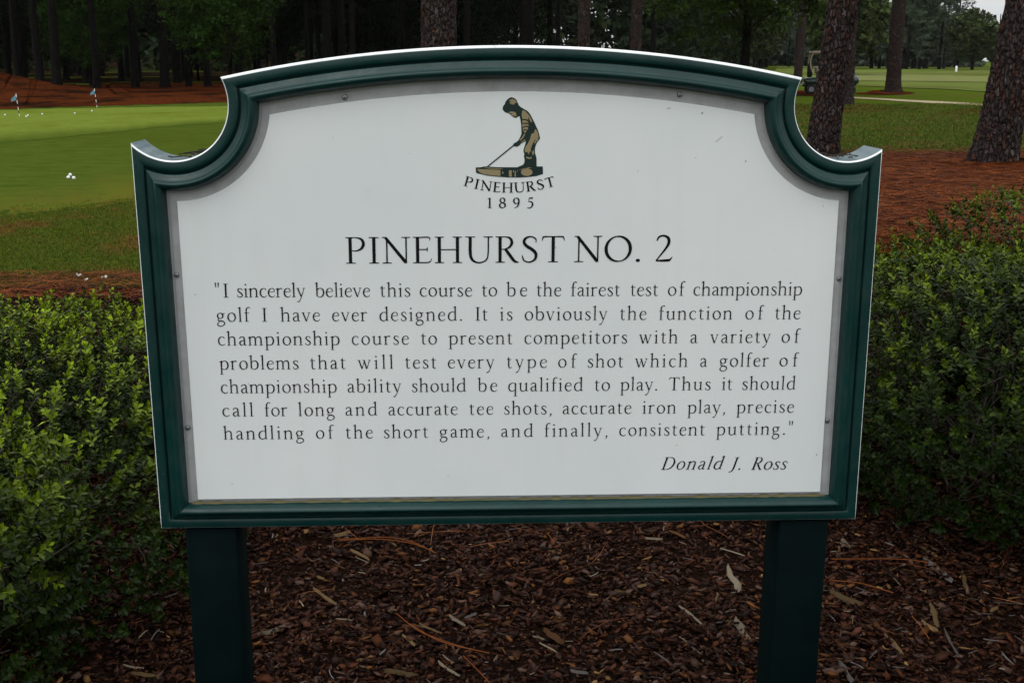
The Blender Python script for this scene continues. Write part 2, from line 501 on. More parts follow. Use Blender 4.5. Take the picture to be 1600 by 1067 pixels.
# rough turf in front of and beside the practice green
strip('rough_lawn', [(-16, 4.6), (-5.5, 5.0), (-3.08, 5.75), A(205, 440), (0.6, 6.6), (4.6, 7.5)], [(-40, 40), (-24, 42), (-12, 44), (-4, 44), (6, 40)], M['rough'], 0.004, 220, 60, (0.10, 0.5), (1.3, 0.5), 5)
strip('green_fringe', [(-16, 8.4), A(-200, 372), A(-100, 357), A(0, 343), A(50, 335), A(100, 328), A(150, 321), A(208, 312), A(260, 304), (-1.5, 14.0), (2.5, 20), (6.5, 30)], [(-30, 36), A(-100, 168), A(100, 161), A(200, 157), A(340, 154), (-4.5, 38.0), (2.0, 38.2), (6.8, 30.6)], M['fringe'], 0.008, 300, 60, (0.10, 0.3), (2.2, 0.5), 7, fade=0.10)
strip('putting_green', [(-19, 14.0), A(-60, 236), A(0, 228), A(90, 221), A(175, 212), A(350, 192), (-3.5, 28.5), (0.5, 31), (3.2, 33.6)], [(-21, 29), A(-60, 176), A(0, 172), A(110, 169), A(200, 166.5), A(340, 164), (-4.0, 35.8), (0.0, 35.8), (3.2, 33.9)], M['green'], 0.012, 200, 60, (0.08, 0.1), (0.8, 0.5), 9, fade=0.22)
strip('pine_straw', [(-42, 32), (-24, 31), A(-60, 178), A(0, 174), A(70, 170), A(140, 163), A(200, 161), A(350, 158), (2, 40), (12, 52)], [(-60, 58), (-30, 56), A(0, 128), A(110, 137), A(200, 132), A(340, 129), (4, 60), (18, 70)], M['straw'], 0.016, 220, 40, (0.3, 1.5), (0.7, 0.3), 11)
strip('pine_straw', [A(-300, 470), A(-60, 470), A(0, 466), A(100, 462), A(200, 458), A(330, 458), A(700, 450)], [A(-300, 455), A(-60, 455), A(0, 452), A(60, 454), A(120, 446), A(205, 440), A(330, 436), A(700, 425)], M['straw'], 0.008, 160, 8, (0.08, 0.12), (2.5, 2.0), 13)
strip('mulch_bed', [(-7, -4), (7, -4)], [(-7, 5.0), (-3.5, 5.35), (-2.6, 5.55), (-1.8, 5.65), (0.5, 6.1), (3.2, 6.6), (4.6, 7.4), (7, 7.7)], M['mulch'], 0.012, 140, 60, (0.02, 0.10), (1, 1.8), 15)
# right-hand ground: straw beds, sandy path, fairway
strip('pine_straw', [(2.0, 6.4), (3.2, 6.5), (5.0, 7.0), (9, 7.0), (14, 7.4)], [(4.0, 14.8), (5.2, 16.0), A(1330, 246), A(1400, 243), A(1480, 238), A(1530, 232), A(1610, 236), (11.5, 16.5), (14, 16.6)], M['straw'], 0.016, 200, 40, (0.15, 0.22), (1.5, 1.3), 17)
strip('pine_straw', [A(1180, 180), A(1240, 178), A(1300, 177), A(1350, 175), A(1400, 172), A(1445, 170)], [A(1180, 164), A(1240, 164), A(1300, 163), A(1350, 162), A(1400, 166), A(1445, 168)], M['straw'], 0.016, 120, 10, (0.25, 0.5), (0.8, 0.6), 19)
strip('pine_straw', [A(1200, 152), A(1240, 152), A(1275, 152), A(1310, 152)], [A(1200, 142), A(1240, 142), A(1275, 143), A(1310, 146)], M['straw'], 0.012, 60, 8, (0.25, 0.4), (0.8, 0.6), 20)
strip('pine_straw', [A(1465, 178), A(1490, 179), A(1530, 180), A(1580, 178), A(1640, 176)], [A(1465, 177), A(1490, 171), A(1530, 168.5), A(1580, 168), A(1640, 168)], M['straw'], 0.020, 90, 8, (0.2, 0.4), (0.8, 0.6), 23)
strip('pine_straw', [A(1338, 147.5), A(1370, 148.5), A(1395, 148), A(1425, 146.5)], [A(1338, 146.5), A(1370, 142), A(1400, 141), A(1425, 145.8)], M['straw'], 0.016, 60, 8, (0.05, 0.3), (0.8, 0.6), 25)
strip('path', [A(1316, 154.2), A(1380, 157.3), A(1450, 161.8), A(1530, 166.2), A(1610, 171.5), A(1700, 177)], [A(1316, 152.2), A(1380, 154.8), A(1450, 158.6), A(1530, 163.2), A(1610, 168.0), A(1700, 173)], M['sand'], 0.020, 120, 5, (0.08, 0.08), (0.5, 0.5), 27)
strip('fairway', [A(1180, 133), A(1330, 136), A(1450, 140), A(1600, 146), A(1800, 150)], [A(1200, 104.5), A(1330, 105.2), A(1450, 106.2), A(1600, 107.5), A(1800, 109)], M['fairway'], 0.03, 80, 40, (0.8, 3), (0.1, 0.05), 29)
strip('pale_green', [A(1280, 126.5), A(1340, 127), A(1420, 128.5), A(1500, 129.5), A(1560, 129)], [A(1280, 118), A(1340, 116.5), A(1420, 118), A(1500, 119.5), A(1560, 121)], M['fairgreen'], 0.05, 80, 10, (0.6, 1.5), (0.1, 0.1), 31)

# ------------------------------------------------------------------ the sign
sign = empty('information_sign', (0, 0, 0), 'white sign board with black lettering in a dark green moulded frame on two posts', 'sign')
BL, BR = (-0.6072, 0.0), (0.6132, 0.0)
TR, NR = (0.6075, 0.6500), (0.4667, 0.7641)
NL, TL = (-0.4659, 0.7601), (-0.6122, 0.6561)
def circ_fit(pts):
    p = np.array(pts)
    Am = np.c_[2 * p, np.ones(len(p))]
    s = np.linalg.lstsq(Am, (p ** 2).sum(1), rcond=None)[0]
    return s[:2], math.sqrt(s[2] + s[0] ** 2 + s[1] ** 2)
cR, rR = circ_fit([TR, TR, TR, NR, NR, NR, (0.5768, 0.6352), (0.5398, 0.6299), (0.5013, 0.6455), (0.4727, 0.6744), (0.4541, 0.7154)])
cL, rL = circ_fit([TL, TL, TL, NL, NL, NL, (-0.5884, 0.6409), (-0.5568, 0.6319), (-0.5162, 0.634), (-0.4849, 0.6513), (-0.4628, 0.6866), (-0.4552, 0.7166)])
cT, rT = circ_fit([NR, NL, (0.0, 0.8120), NR, NL])
def line(a, b):
    a, b = np.array(a), np.array(b)
    d = (b - a) / np.linalg.norm(b - a)
    return ('L', a, d, np.array([-d[1], d[0]]))
# order: bottom, right, right notch, top arch, left notch, left (counter-clockwise seen from the front)
SEG = [line(BL, BR), line(BR, TR), ('C', cR, rR, 1), ('C', cT, rT, -1), ('C', cL, rL, 1), line(TL, BL)]
CORN = [np.array(q) for q in (BL, BR, TR, NR, NL, TL)]
KS = [0.88, 1.0, 1.0, 1.06, 1.0, 1.0]
NSEG = [40, 30, 56, 90, 56, 30]
def off(seg, d):
    if seg[0] == 'L': return ('L', seg[1] + seg[3] * d, seg[2], seg[3])
    return ('C', seg[1], seg[2] + seg[3] * d, seg[3])
def isect(a, b, near):
    if a[0] == 'C' and b[0] == 'L': a, b = b, a
    if a[0] == 'L' and b[0] == 'L':
        t = np.linalg.solve(np.stack([a[2], -b[2]], 1), b[1] - a[1])
        return a[1] + a[2] * t[0]
    if a[0] == 'L':
        q = a[1] - b[1]
        B = q @ a[2]; Cc = q @ q - b[2] ** 2
        D = math.sqrt(max(B * B - Cc, 0))
        c = [a[1] + a[2] * (-B + s * D) for s in (1, -1)]
    else:
        dv = b[1] - a[1]; D = np.linalg.norm(dv); e = dv / D
        x = (D * D + a[2] ** 2 - b[2] ** 2) / (2 * D)
        h = math.sqrt(max(a[2] ** 2 - x * x, 0))
        c = [a[1] + e * x + s * h * np.array([-e[1], e[0]]) for s in (1, -1)]
    return min(c, key=lambda p: np.linalg.norm(p - near))
def outline(d, ks=KS):
    """closed outline of the sign, inset by d"""
    so = [off(s, d * k) for s, k in zip(SEG, ks)]
    cs = [isect(so[i - 1], so[i], CORN[i] + (np.array([0, 0.35]) - CORN[i]) * (d * 1.6)) for i in range(6)]
    out = []
    for i in range(6):
        p, q, n = cs[i], cs[(i + 1) % 6], NSEG[i]
        t = np.arange(n) / n
        if so[i][0] == 'L': out.append(p[None] * (1 - t)[:, None] + q[None] * t[:, None])
        else:
            c, r = so[i][1], so[i][2]
            a0, a1 = math.atan2(*(p - c)[::-1]), math.atan2(*(q - c)[::-1])
            if so[i][3] == 1:                      # notch: clockwise about its outside centre
                while a1 > a0: a1 -= 2 * math.pi
            else:
                while a1 < a0: a1 += 2 * math.pi
            a = a0 + (a1 - a0) * t
            out.append(c + r * np.stack([np.cos(a), np.sin(a)], -1))
    return np.concatenate(out)
def ring3(d, y, ks=KS):
    p = outline(d, ks)
    return np.stack([p[:, 0], np.full(len(p), y), p[:, 1] + ZB], -1)
def sweep(prof, ks=KS):
    R = [ring3(d, y, ks) for d, y in prof]
    n = len(R[0]); k = len(R)
    V = np.concatenate(R)
    i = np.arange(k - 1)[:, None] * n
    j = np.arange(n)[None]
    j2 = (j + 1) % n
    return V, np.stack([i + j, i + j2, i + n + j2, i + n + j], -1).reshape(-1, 4), n
def ngon_cap(V, idx): return np.array(idx)[None]

EW = [0.5, 0.85, 0.82, 1.6, 0.82, 0.85]      # worn white edge: widest along the top
mm_ = 0.001
V, Fc, n = sweep([(0.0, 0.0042), (0.0012, 0.0008), (0.0026, 0.0)], EW)
Vb, Fb, nb = sweep([(0.0, 0.092), (0.0, 0.0042)])
edge = build('edge_trim', V, [Fc], M['edge'], sign, smooth=True, sharp=60)
side = build('side_board', Vb, [Fb, np.arange(nb)[None]], M['side'], sign, smooth=True, sharp=40)
PROF = [(2.6, 0.0), (6, -0.9), (11, -1.2), (15, -0.9), (17.6, 0.2), (18.2, 1.0), (18.6, 6.0), (20.6, 6.6), (21.6, 5.0), (22.0, 0.0), (22.6, -1.6), (25, -3.0), (28.5, -4.6),
        (31.5, -7.0), (33.6, -10.0), (34.4, -12.0), (35.4, -13.2), (37.0, -13.8), (38.8, -13.6), (41.0, -12.4), (43.6, -9.8), (46.0, -6.2), (47.6, -2.0), (48.3, 3.0), (48.6, 14.0)]
V, Fc, n = sweep([(d * mm_, y * mm_) for d, y in PROF])
R0 = ring3(0.0026, 0.0, EW)
V[:n] = R0                                    # meet the worn edge exactly
frame = build('frame', V, [Fc], M['paint'], sign, smooth=True, sharp=38)
# grey backing sheet with a thin inner step, then the raised white panel
V, Fc, n = sweep([(0.0484, 0.0122), (0.0525, 0.0122), (0.0530, 0.0110), (0.066, 0.0110)])
gs = build('backing_sheet', np.concatenate([V, ring3(0.066, 0.0110)]), [Fc, np.arange(n)[None] + len(V)], M['grey'], sign, smooth=True, sharp=25)
PK = [0.76, 1.0, 1.0, 1.10, 1.0, 1.0]
V, Fc, n = sweep([(0.0655, 0.0109), (0.0655, 0.0072), (0.0662, 0.0066)], PK)
PANEL_Y = 0.0066
panel = build('panel', V, [Fc, np.arange(n)[None] + 2 * n], M['panel'], sign, smooth=True, sharp=30)
# grime lodged in the lower lip
V = []
g = rs(4)
x = np.linspace(-0.552, 0.556, 420)
hgt = 0.0016 + 0.0022 * np.abs(wob(x, 8, 1.0, 60)) * (0.4 + np.abs(wob(x, 9, 1.0, 9)))
V = np.concatenate([np.stack([x, np.full_like(x, -0.002), np.full_like(x, ZB + 0.0400)], -1), np.stack([x, np.full_like(x, 0.0100), ZB + 0.0430 + hgt * 0.6], -1)])
i = np.arange(419)
build('grime_line', V, np.stack([i, i + 1, i + 421, i + 420], -1), M['grime'], sign)

# posts
for px, sx in ((-0.5235, 1), (0.5230, -1)):
    b = MB()
    b.box((px, 0.0525, ZB / 2 - 0.04 - 0.003), (0.089, 0.089, ZB + 0.08), bev=0.004)
    b.build('post', M['shaded_paint'], sign)

# screws
def screw(px, py):
    x, z = on_sign(px, py, 0.010)
    b = MB()
    t = np.linspace(0, 2 * np.pi, 20, endpoint=False)
    def ring(r, y): return np.stack([r * np.cos(t), np.full(20, y), r * np.sin(t)], -1)
    def band(a, c, mi):
        j = np.arange(20); k = (j + 1) % 20
        b.add(np.concatenate([a, c]), np.stack([j, k, 20 + k, 20 + j], -1), mi)
    band(ring(0.0054, 0.0048), ring(0.0050, 0.0040), 1)
    band(ring(0.0050, 0.0040), ring(0.0044, 0.0036), 1)
    band(ring(0.0044, 0.0036), ring(0.0038, 0.0026), 0)
    band(ring(0.0038, 0.0026), ring(0.0016, 0.0020), 0)
    b.add(ring(0.0016, 0.0020), np.arange(20)[None], 0)
    for a in (0.3, 0.3 + math.pi / 2):
        c, s = math.cos(a), math.sin(a)
        b.box((0, 0.0019, 0), (0.0052, 0.0009, 0.0011), 1, rot=[[c, 0, s], [0, 1, 0], [-s, 0, c]])
    o = b.build('screw', [M['screw'], M['screw_dark']], sign)
    o.scale = (0.84, 0.8, 0.84)
    o.location = (x, 0.0060, z + ZB)
for q in ((538.5, 152.5), (1062, 148.5), (276, 429.5), (293.5, 668), (1311, 435.5), (1292.5, 657), (440.5, 774.5), (795, 771)): screw(*q)

# ------------------------------------------------------------------ lettering: a stroke-built old-style roman
def catmull(p, k=7):
    p = np.array(p, float)
    if len(p) == 2:
        t = np.linspace(0, 1, 3)[:, None]
        return p[:1] * (1 - t) + p[1:] * t
    q = np.concatenate([2 * p[:1] - p[1:2], p, 2 * p[-1:] - p[-2:-1]])
    out = []
    for i in range(1, len(q) - 2):
        t = np.linspace(0, 1, k, endpoint=False)[:, None]
        a, b, c, d = q[i - 1], q[i], q[i + 1], q[i + 2]
        out.append(0.5 * (2 * b + (c - a) * t + (2 * a - 5 * b + 4 * c - d) * t ** 2 + (3 * b - a - 3 * c + d) * t ** 3))
    out.append(p[-1:])
    return np.concatenate(out)
def pen(*p): return ('pen', p)
def foot(x, y=0.0, l=0.10, r=0.10, up=True):
    s = 1 if up else -1
    return ('pen', ((x - l, y + s * 0.012, 0.024), (x - l * 0.35, y + s * 0.017, 0.034), (x, y + s * 0.024, 0.05), (x + r * 0.35, y + s * 0.017, 0.034), (x + r, y + s * 0.012, 0.024)))
def flag(x, y): return ('poly', ((x - 0.125, y - 0.075), (x + 0.04, y + 0.015), (x + 0.04, y - 0.11), (x - 0.04, y - 0.09), (x - 0.10, y - 0.095)))
def ring(cx, cy, rx, ry, wT, wt, ax=0.25, a0=0.0, a1=2 * math.pi, k=29):
    return ('pen', tuple((cx + rx * math.cos(a), cy + ry * math.sin(a), wt + (wT - wt) * abs(math.cos(a - ax)) ** 1.4) for a in np.linspace(a0, a1, k)))
def dot(x, y, r=0.05): return ('poly', tuple((x + r * math.cos(a), y + r * math.sin(a)) for a in np.linspace(0, 2 * math.pi, 14, endpoint=False)))
def stem(x, y0, y1, w=0.08): return pen((x, y0, w), (x, y1, w * 1.05))
X_, A_, D_, K_ = 0.62, 1.0, -0.34, 0.93
GL = {
 'a': (0.47, [pen((0.07, 0.47, 0.06), (0.10, 0.55, 0.045), (0.20, 0.605, 0.045), (0.31, 0.56, 0.07), (0.345, 0.44, 0.08), (0.345, 0.10, 0.08), (0.38, 0.025, 0.05), (0.47, 0.05, 0.022)),
               pen((0.345, 0.38, 0.03), (0.22, 0.335, 0.045), (0.10, 0.25, 0.07), (0.075, 0.13, 0.08), (0.14, 0.03, 0.055), (0.24, 0.04, 0.035), (0.345, 0.12, 0.03))]),
 'b': (0.56, [flag(0.10, A_), stem(0.10, 0.06, A_), pen((0.10, 0.46, 0.03), (0.20, 0.57, 0.045), (0.31, 0.605, 0.045), (0.44, 0.52, 0.08), (0.49, 0.31, 0.09), (0.43, 0.09, 0.07), (0.29, 0.012, 0.04), (0.17, 0.03, 0.04), (0.09, 0.09, 0.03))]),
 'c': (0.46, [pen((0.40, 0.495, 0.07), (0.35, 0.585, 0.04), (0.26, 0.605, 0.035), (0.12, 0.52, 0.07), (0.065, 0.3, 0.086), (0.12, 0.1, 0.078), (0.26, 0.012, 0.05), (0.37, 0.05, 0.035), (0.43, 0.12, 0.022))]),
 'd': (0.57, [flag(0.46, A_), stem(0.46, 0.02, A_), pen((0.46, 0.06, 0.06), (0.56, 0.02, 0.02)), pen((0.46, 0.52, 0.03), (0.38, 0.59, 0.04), (0.27, 0.605, 0.04), (0.12, 0.5, 0.076), (0.065, 0.3, 0.088), (0.11, 0.1, 0.08), (0.24, 0.012, 0.05), (0.36, 0.05, 0.04), (0.46, 0.14, 0.03))]),
 'e': (0.47, [pen((0.09, 0.355, 0.03), (0.41, 0.385, 0.032)), pen((0.415, 0.375, 0.035), (0.405, 0.48, 0.055), (0.34, 0.578, 0.045), (0.25, 0.605, 0.035), (0.12, 0.51, 0.07), (0.065, 0.3, 0.086), (0.12, 0.09, 0.08), (0.26, 0.012, 0.05), (0.37, 0.05, 0.035), (0.435, 0.13, 0.022))]),
 'f': (0.34, [pen((0.14, 0.02, 0.08), (0.14, 0.7, 0.08), (0.165, 0.88, 0.07), (0.24, 0.975, 0.045), (0.32, 0.97, 0.05), (0.36, 0.93, 0.06)), pen((0.03, 0.595, 0.034), (0.30, 0.598, 0.034)), foot(0.14, 0, 0.10, 0.12)]),
 'g': (0.52, [ring(0.22, 0.405, 0.155, 0.185, 0.082, 0.035), pen((0.33, 0.53, 0.03), (0.41, 0.565, 0.045), (0.48, 0.565, 0.055)),
               pen((0.14, 0.245, 0.03), (0.085, 0.16, 0.045), (0.11, 0.085, 0.06), (0.22, 0.055, 0.065), (0.36, 0.035, 0.07), (0.45, -0.07, 0.07), (0.41, -0.22, 0.05), (0.25, -0.305, 0.045), (0.10, -0.27, 0.06), (0.045, -0.16, 0.06), (0.10, -0.05, 0.04), (0.19, 0.03, 0.03))]),
 'h': (0.59, [flag(0.11, A_), stem(0.11, 0.02, A_), foot(0.11), pen((0.11, 0.44, 0.03), (0.21, 0.56, 0.045), (0.32, 0.605, 0.06), (0.42, 0.555, 0.08), (0.455, 0.43, 0.082), (0.455, 0.02, 0.08)), foot(0.455)]),
 'i': (0.27, [flag(0.13, X_), stem(0.13, 0.02, X_ - 0.03), foot(0.13), dot(0.12, 0.86, 0.05)]),
 'l': (0.27, [flag(0.13, A_), stem(0.13, 0.02, A_), foot(0.13)]),
 'm': (0.90, [flag(0.11, X_), stem(0.11, 0.02, X_ - 0.03), foot(0.11)] + sum([[pen((0.11 + q, 0.44, 0.03), (0.20 + q, 0.56, 0.045), (0.30 + q, 0.605, 0.06), (0.39 + q, 0.555, 0.08), (0.425 + q, 0.43, 0.082), (0.425 + q, 0.02, 0.08)), foot(0.425 + q)] for q in (0, 0.335)], [])),
 'n': (0.59, [flag(0.11, X_), stem(0.11, 0.02, X_ - 0.03), foot(0.11), pen((0.11, 0.44, 0.03), (0.21, 0.56, 0.045), (0.32, 0.605, 0.06), (0.42, 0.555, 0.08), (0.455, 0.43, 0.082), (0.455, 0.02, 0.08)), foot(0.455)]),
 'o': (0.55, [ring(0.275, 0.31, 0.21, 0.295, 0.09, 0.034)]),
 'p': (0.57, [flag(0.11, X_), stem(0.11, D_ + 0.02, X_ - 0.03), foot(0.11, D_), pen((0.11, 0.46, 0.03), (0.21, 0.57, 0.045), (0.32, 0.605, 0.045), (0.45, 0.52, 0.08), (0.50, 0.31, 0.09), (0.44, 0.09, 0.07), (0.30, 0.012, 0.04), (0.19, 0.03, 0.04), (0.11, 0.09, 0.03))]),
 'q': (0.57, [stem(0.46, D_ + 0.02, X_ - 0.03), foot(0.46, D_), pen((0.46, 0.62, 0.03), (0.44, 0.56, 0.06)), pen((0.46, 0.52, 0.03), (0.38, 0.59, 0.04), (0.27, 0.605, 0.04), (0.12, 0.5, 0.076), (0.065, 0.3, 0.088), (0.11, 0.1, 0.08), (0.24, 0.012, 0.05), (0.36, 0.05, 0.04), (0.46, 0.14, 0.03))]),
 'r': (0.41, [flag(0.11, X_), stem(0.11, 0.02, X_ - 0.03), foot(0.11, 0, 0.10, 0.12), pen((0.11, 0.42, 0.03), (0.19, 0.55, 0.045), (0.29, 0.60, 0.05), (0.37, 0.565, 0.08))]),
 's': (0.40, [pen((0.335, 0.46, 0.03), (0.315, 0.56, 0.04), (0.22, 0.605, 0.04), (0.115, 0.56, 0.06), (0.09, 0.46, 0.075), (0.165, 0.365, 0.08), (0.275, 0.265, 0.082), (0.335, 0.15, 0.075), (0.275, 0.04, 0.05), (0.17, 0.012, 0.04), (0.08, 0.055, 0.045), (0.06, 0.17, 0.03))]),
 't': (0.36, [pen((0.155, 0.79, 0.012), (0.15, 0.6, 0.07), (0.145, 0.2, 0.08), (0.165, 0.06, 0.07), (0.235, 0.012, 0.045), (0.33, 0.06, 0.022)), pen((0.04, 0.592, 0.034), (0.32, 0.60, 0.034)), pen((0.05, 0.60, 0.02), (0.15, 0.74, 0.02))]),
 'u': (0.58, [flag(0.11, X_), pen((0.11, 0.59, 0.08), (0.11, 0.2, 0.082), (0.15, 0.055, 0.07), (0.25, 0.012, 0.05), (0.36, 0.05, 0.04), (0.45, 0.15, 0.03)), flag(0.455, X_), stem(0.455, 0.02, X_ - 0.03), pen((0.455, 0.06, 0.06), (0.56, 0.02, 0.02))]),
 'v': (0.53, [pen((0.08, 0.59, 0.08), (0.265, 0.0, 0.085)), pen((0.44, 0.59, 0.034), (0.27, 0.0, 0.036)), foot(0.08, X_, 0.09, 0.09, False), foot(0.44, X_, 0.08, 0.07, False)]),
 'w': (0.79, [pen((0.08, 0.59, 0.08), (0.25, 0.0, 0.082)), pen((0.40, 0.59, 0.034), (0.255, 0.0, 0.036)), pen((0.38, 0.59, 0.08), (0.53, 0.0, 0.082)), pen((0.70, 0.59, 0.034), (0.535, 0.0, 0.036)), foot(0.08, X_, 0.09, 0.08, False), foot(0.38, X_, 0.08, 0.06, False), foot(0.70, X_, 0.08, 0.07, False)]),
 'y': (0.53, [pen((0.08, 0.59, 0.08), (0.27, 0.03, 0.08)), pen((0.44, 0.59, 0.034), (0.28, 0.03, 0.04), (0.19, -0.2, 0.04), (0.11, -0.31, 0.05), (0.04, -0.30, 0.075)), foot(0.08, X_, 0.09, 0.09, False), foot(0.44, X_, 0.08, 0.07, False)]),
 '.': (0.24, [dot(0.12, 0.045, 0.058)]),
 ',': (0.24, [pen((0.12, 0.05, 0.10), (0.15, -0.02, 0.07), (0.11, -0.12, 0.035), (0.05, -0.17, 0.015))]),
 '"': (0.34, [pen((0.08, 1.0, 0.085), (0.095, 0.68, 0.04)), pen((0.25, 1.0, 0.085), (0.235, 0.68, 0.04))]),
 'P': (0.60, [stem(0.15, 0.02, K_ - 0.02, 0.098), foot(0.15, 0, 0.13, 0.15), pen((0.02, K_ - 0.012, 0.024), (0.15, K_ - 0.018, 0.036), (0.30, K_ - 0.015, 0.03), (0.46, 0.86, 0.07), (0.52, 0.69, 0.095), (0.45, 0.52, 0.07), (0.31, 0.45, 0.035), (0.20, 0.455, 0.028))]),
 'I': (0.34, [stem(0.17, 0.02, K_ - 0.02, 0.098), foot(0.17, 0, 0.14, 0.14), foot(0.17, K_, 0.14, 0.14, False)]),
 'N': (0.82, [stem(0.15, 0.02, K_ - 0.06, 0.045), foot(0.15, 0, 0.13, 0.13), pen((0.12, K_ - 0.03, 0.09), (0.68, 0.02, 0.105)), pen((0.02, K_ - 0.012, 0.024), (0.14, K_ - 0.022, 0.045)), stem(0.69, 0.0, K_ - 0.02, 0.045), foot(0.69, K_, 0.13, 0.12, False)]),
 'E': (0.56, [stem(0.15, 0.02, K_ - 0.02, 0.098), foot(0.15, 0, 0.13, 0.2), foot(0.15, K_, 0.13, 0.2, False), pen((0.18, K_ - 0.018, 0.036), (0.47, K_ - 0.018, 0.036), (0.49, K_ - 0.14, 0.012)), pen((0.18, 0.485, 0.033), (0.42, 0.485, 0.033)), pen((0.42, 0.57, 0.012), (0.42, 0.485, 0.04), (0.42, 0.40, 0.012)), pen((0.18, 0.018, 0.036), (0.44, 0.02, 0.040), (0.51, 0.07, 0.03), (0.545, 0.17, 0.012))]),
 'H': (0.84, [stem(0.16, 0.02, K_ - 0.02, 0.098), stem(0.67, 0.02, K_ - 0.02, 0.098), foot(0.16, 0, 0.13, 0.13), foot(0.67, 0, 0.13, 0.13), foot(0.16, K_, 0.13, 0.13, False), foot(0.67, K_, 0.13, 0.13, False), pen((0.16, 0.475, 0.033), (0.67, 0.475, 0.033))]),
 'U': (0.80, [foot(0.15, K_, 0.14, 0.14, False), foot(0.66, K_, 0.14, 0.13, False), pen((0.15, K_ - 0.02, 0.098), (0.15, 0.35, 0.098), (0.20, 0.12, 0.085), (0.32, 0.015, 0.055), (0.46, 0.01, 0.045), (0.59, 0.09, 0.045), (0.65, 0.28, 0.045), (0.66, K_ - 0.02, 0.045))]),
 'R': (0.68, [stem(0.15, 0.02, K_ - 0.02, 0.098), foot(0.15, 0, 0.13, 0.14), pen((0.02, K_ - 0.012, 0.024), (0.15, K_ - 0.018, 0.036), (0.29, K_ - 0.015, 0.03), (0.43, 0.865, 0.07), (0.48, 0.71, 0.092), (0.42, 0.555, 0.07), (0.29, 0.48, 0.035), (0.18, 0.475, 0.028)), pen((0.30, 0.48, 0.085), (0.42, 0.27, 0.10), (0.56, 0.05, 0.085), (0.68, 0.008, 0.02))]),
 'S': (0.54, [pen((0.445, 0.70, 0.012), (0.43, 0.84, 0.045), (0.30, 0.92, 0.042), (0.15, 0.86, 0.07), (0.105, 0.72, 0.092), (0.18, 0.585, 0.098), (0.33, 0.465, 0.102), (0.44, 0.31, 0.10), (0.42, 0.12, 0.075), (0.28, 0.012, 0.045), (0.13, 0.05, 0.045), (0.075, 0.15, 0.045), (0.055, 0.27, 0.012))]),
 'T': (0.70, [stem(0.35, 0.02, K_ - 0.02, 0.098), foot(0.35, 0, 0.14, 0.14), pen((0.03, 0.76, 0.012), (0.06, 0.875, 0.045), (0.10, K_ - 0.02, 0.045), (0.35, K_ - 0.018, 0.036), (0.60, K_ - 0.02, 0.045), (0.64, 0.875, 0.045), (0.67, 0.76, 0.012))]),
 'O': (0.86, [ring(0.43, 0.465, 0.345, 0.445, 0.105, 0.036, 0.22, 0, 2 * math.pi, 41)]),
 'D': (0.80, [stem(0.15, 0.02, K_ - 0.02, 0.098), pen((0.02, K_ - 0.012, 0.024), (0.15, K_ - 0.018, 0.036), (0.32, K_ - 0.015, 0.032), (0.58, 0.83, 0.07), (0.71, 0.50, 0.10), (0.60, 0.15, 0.075), (0.36, 0.02, 0.036), (0.15, 0.018, 0.036), (0.02, 0.012, 0.024))]),
 'J': (0.36, [pen((0.20, K_ - 0.02, 0.098), (0.20, 0.25, 0.098), (0.18, 0.0, 0.08), (0.10, -0.14, 0.05), (-0.02, -0.17, 0.06)), foot(0.20, K_, 0.14, 0.13, False)]),
 '1': (0.50, [pen((0.26, 0.02, 0.098), (0.26, 0.90, 0.098)), foot(0.26, 0, 0.14, 0.14), pen((0.10, 0.78, 0.012), (0.26, 0.88, 0.05))]),
 '8': (0.56, [ring(0.28, 0.235, 0.205, 0.215, 0.10, 0.04, 0.3), ring(0.28, 0.685, 0.165, 0.20, 0.085, 0.04, 0.3)]),
 '9': (0.56, [ring(0.27, 0.64, 0.19, 0.25, 0.095, 0.04, 0.2), pen((0.46, 0.62, 0.08), (0.44, 0.36, 0.085), (0.34, 0.14, 0.065), (0.12, 0.0, 0.02))]),
 '5': (0.54, [pen((0.44, 0.98, 0.02), (0.41, 0.89, 0.075), (0.19, 0.88, 0.06)), pen((0.19, 0.89, 0.035), (0.15, 0.55, 0.035)), pen((0.15, 0.55, 0.03), (0.29, 0.575, 0.06), (0.42, 0.47, 0.09), (0.44, 0.28, 0.10), (0.36, 0.09, 0.075), (0.20, 0.0, 0.05), (0.06, 0.04, 0.06))]),
 '2': (0.54, [pen((0.06, 0.74, 0.035), (0.11, 0.87, 0.055), (0.24, 0.925, 0.06), (0.38, 0.84, 0.09), (0.40, 0.66, 0.092), (0.30, 0.43, 0.065), (0.05, 0.03, 0.035)), pen((0.05, 0.03, 0.05), (0.38, 0.04, 0.085), (0.46, 0.08, 0.05), (0.52, 0.18, 0.015))]),
}
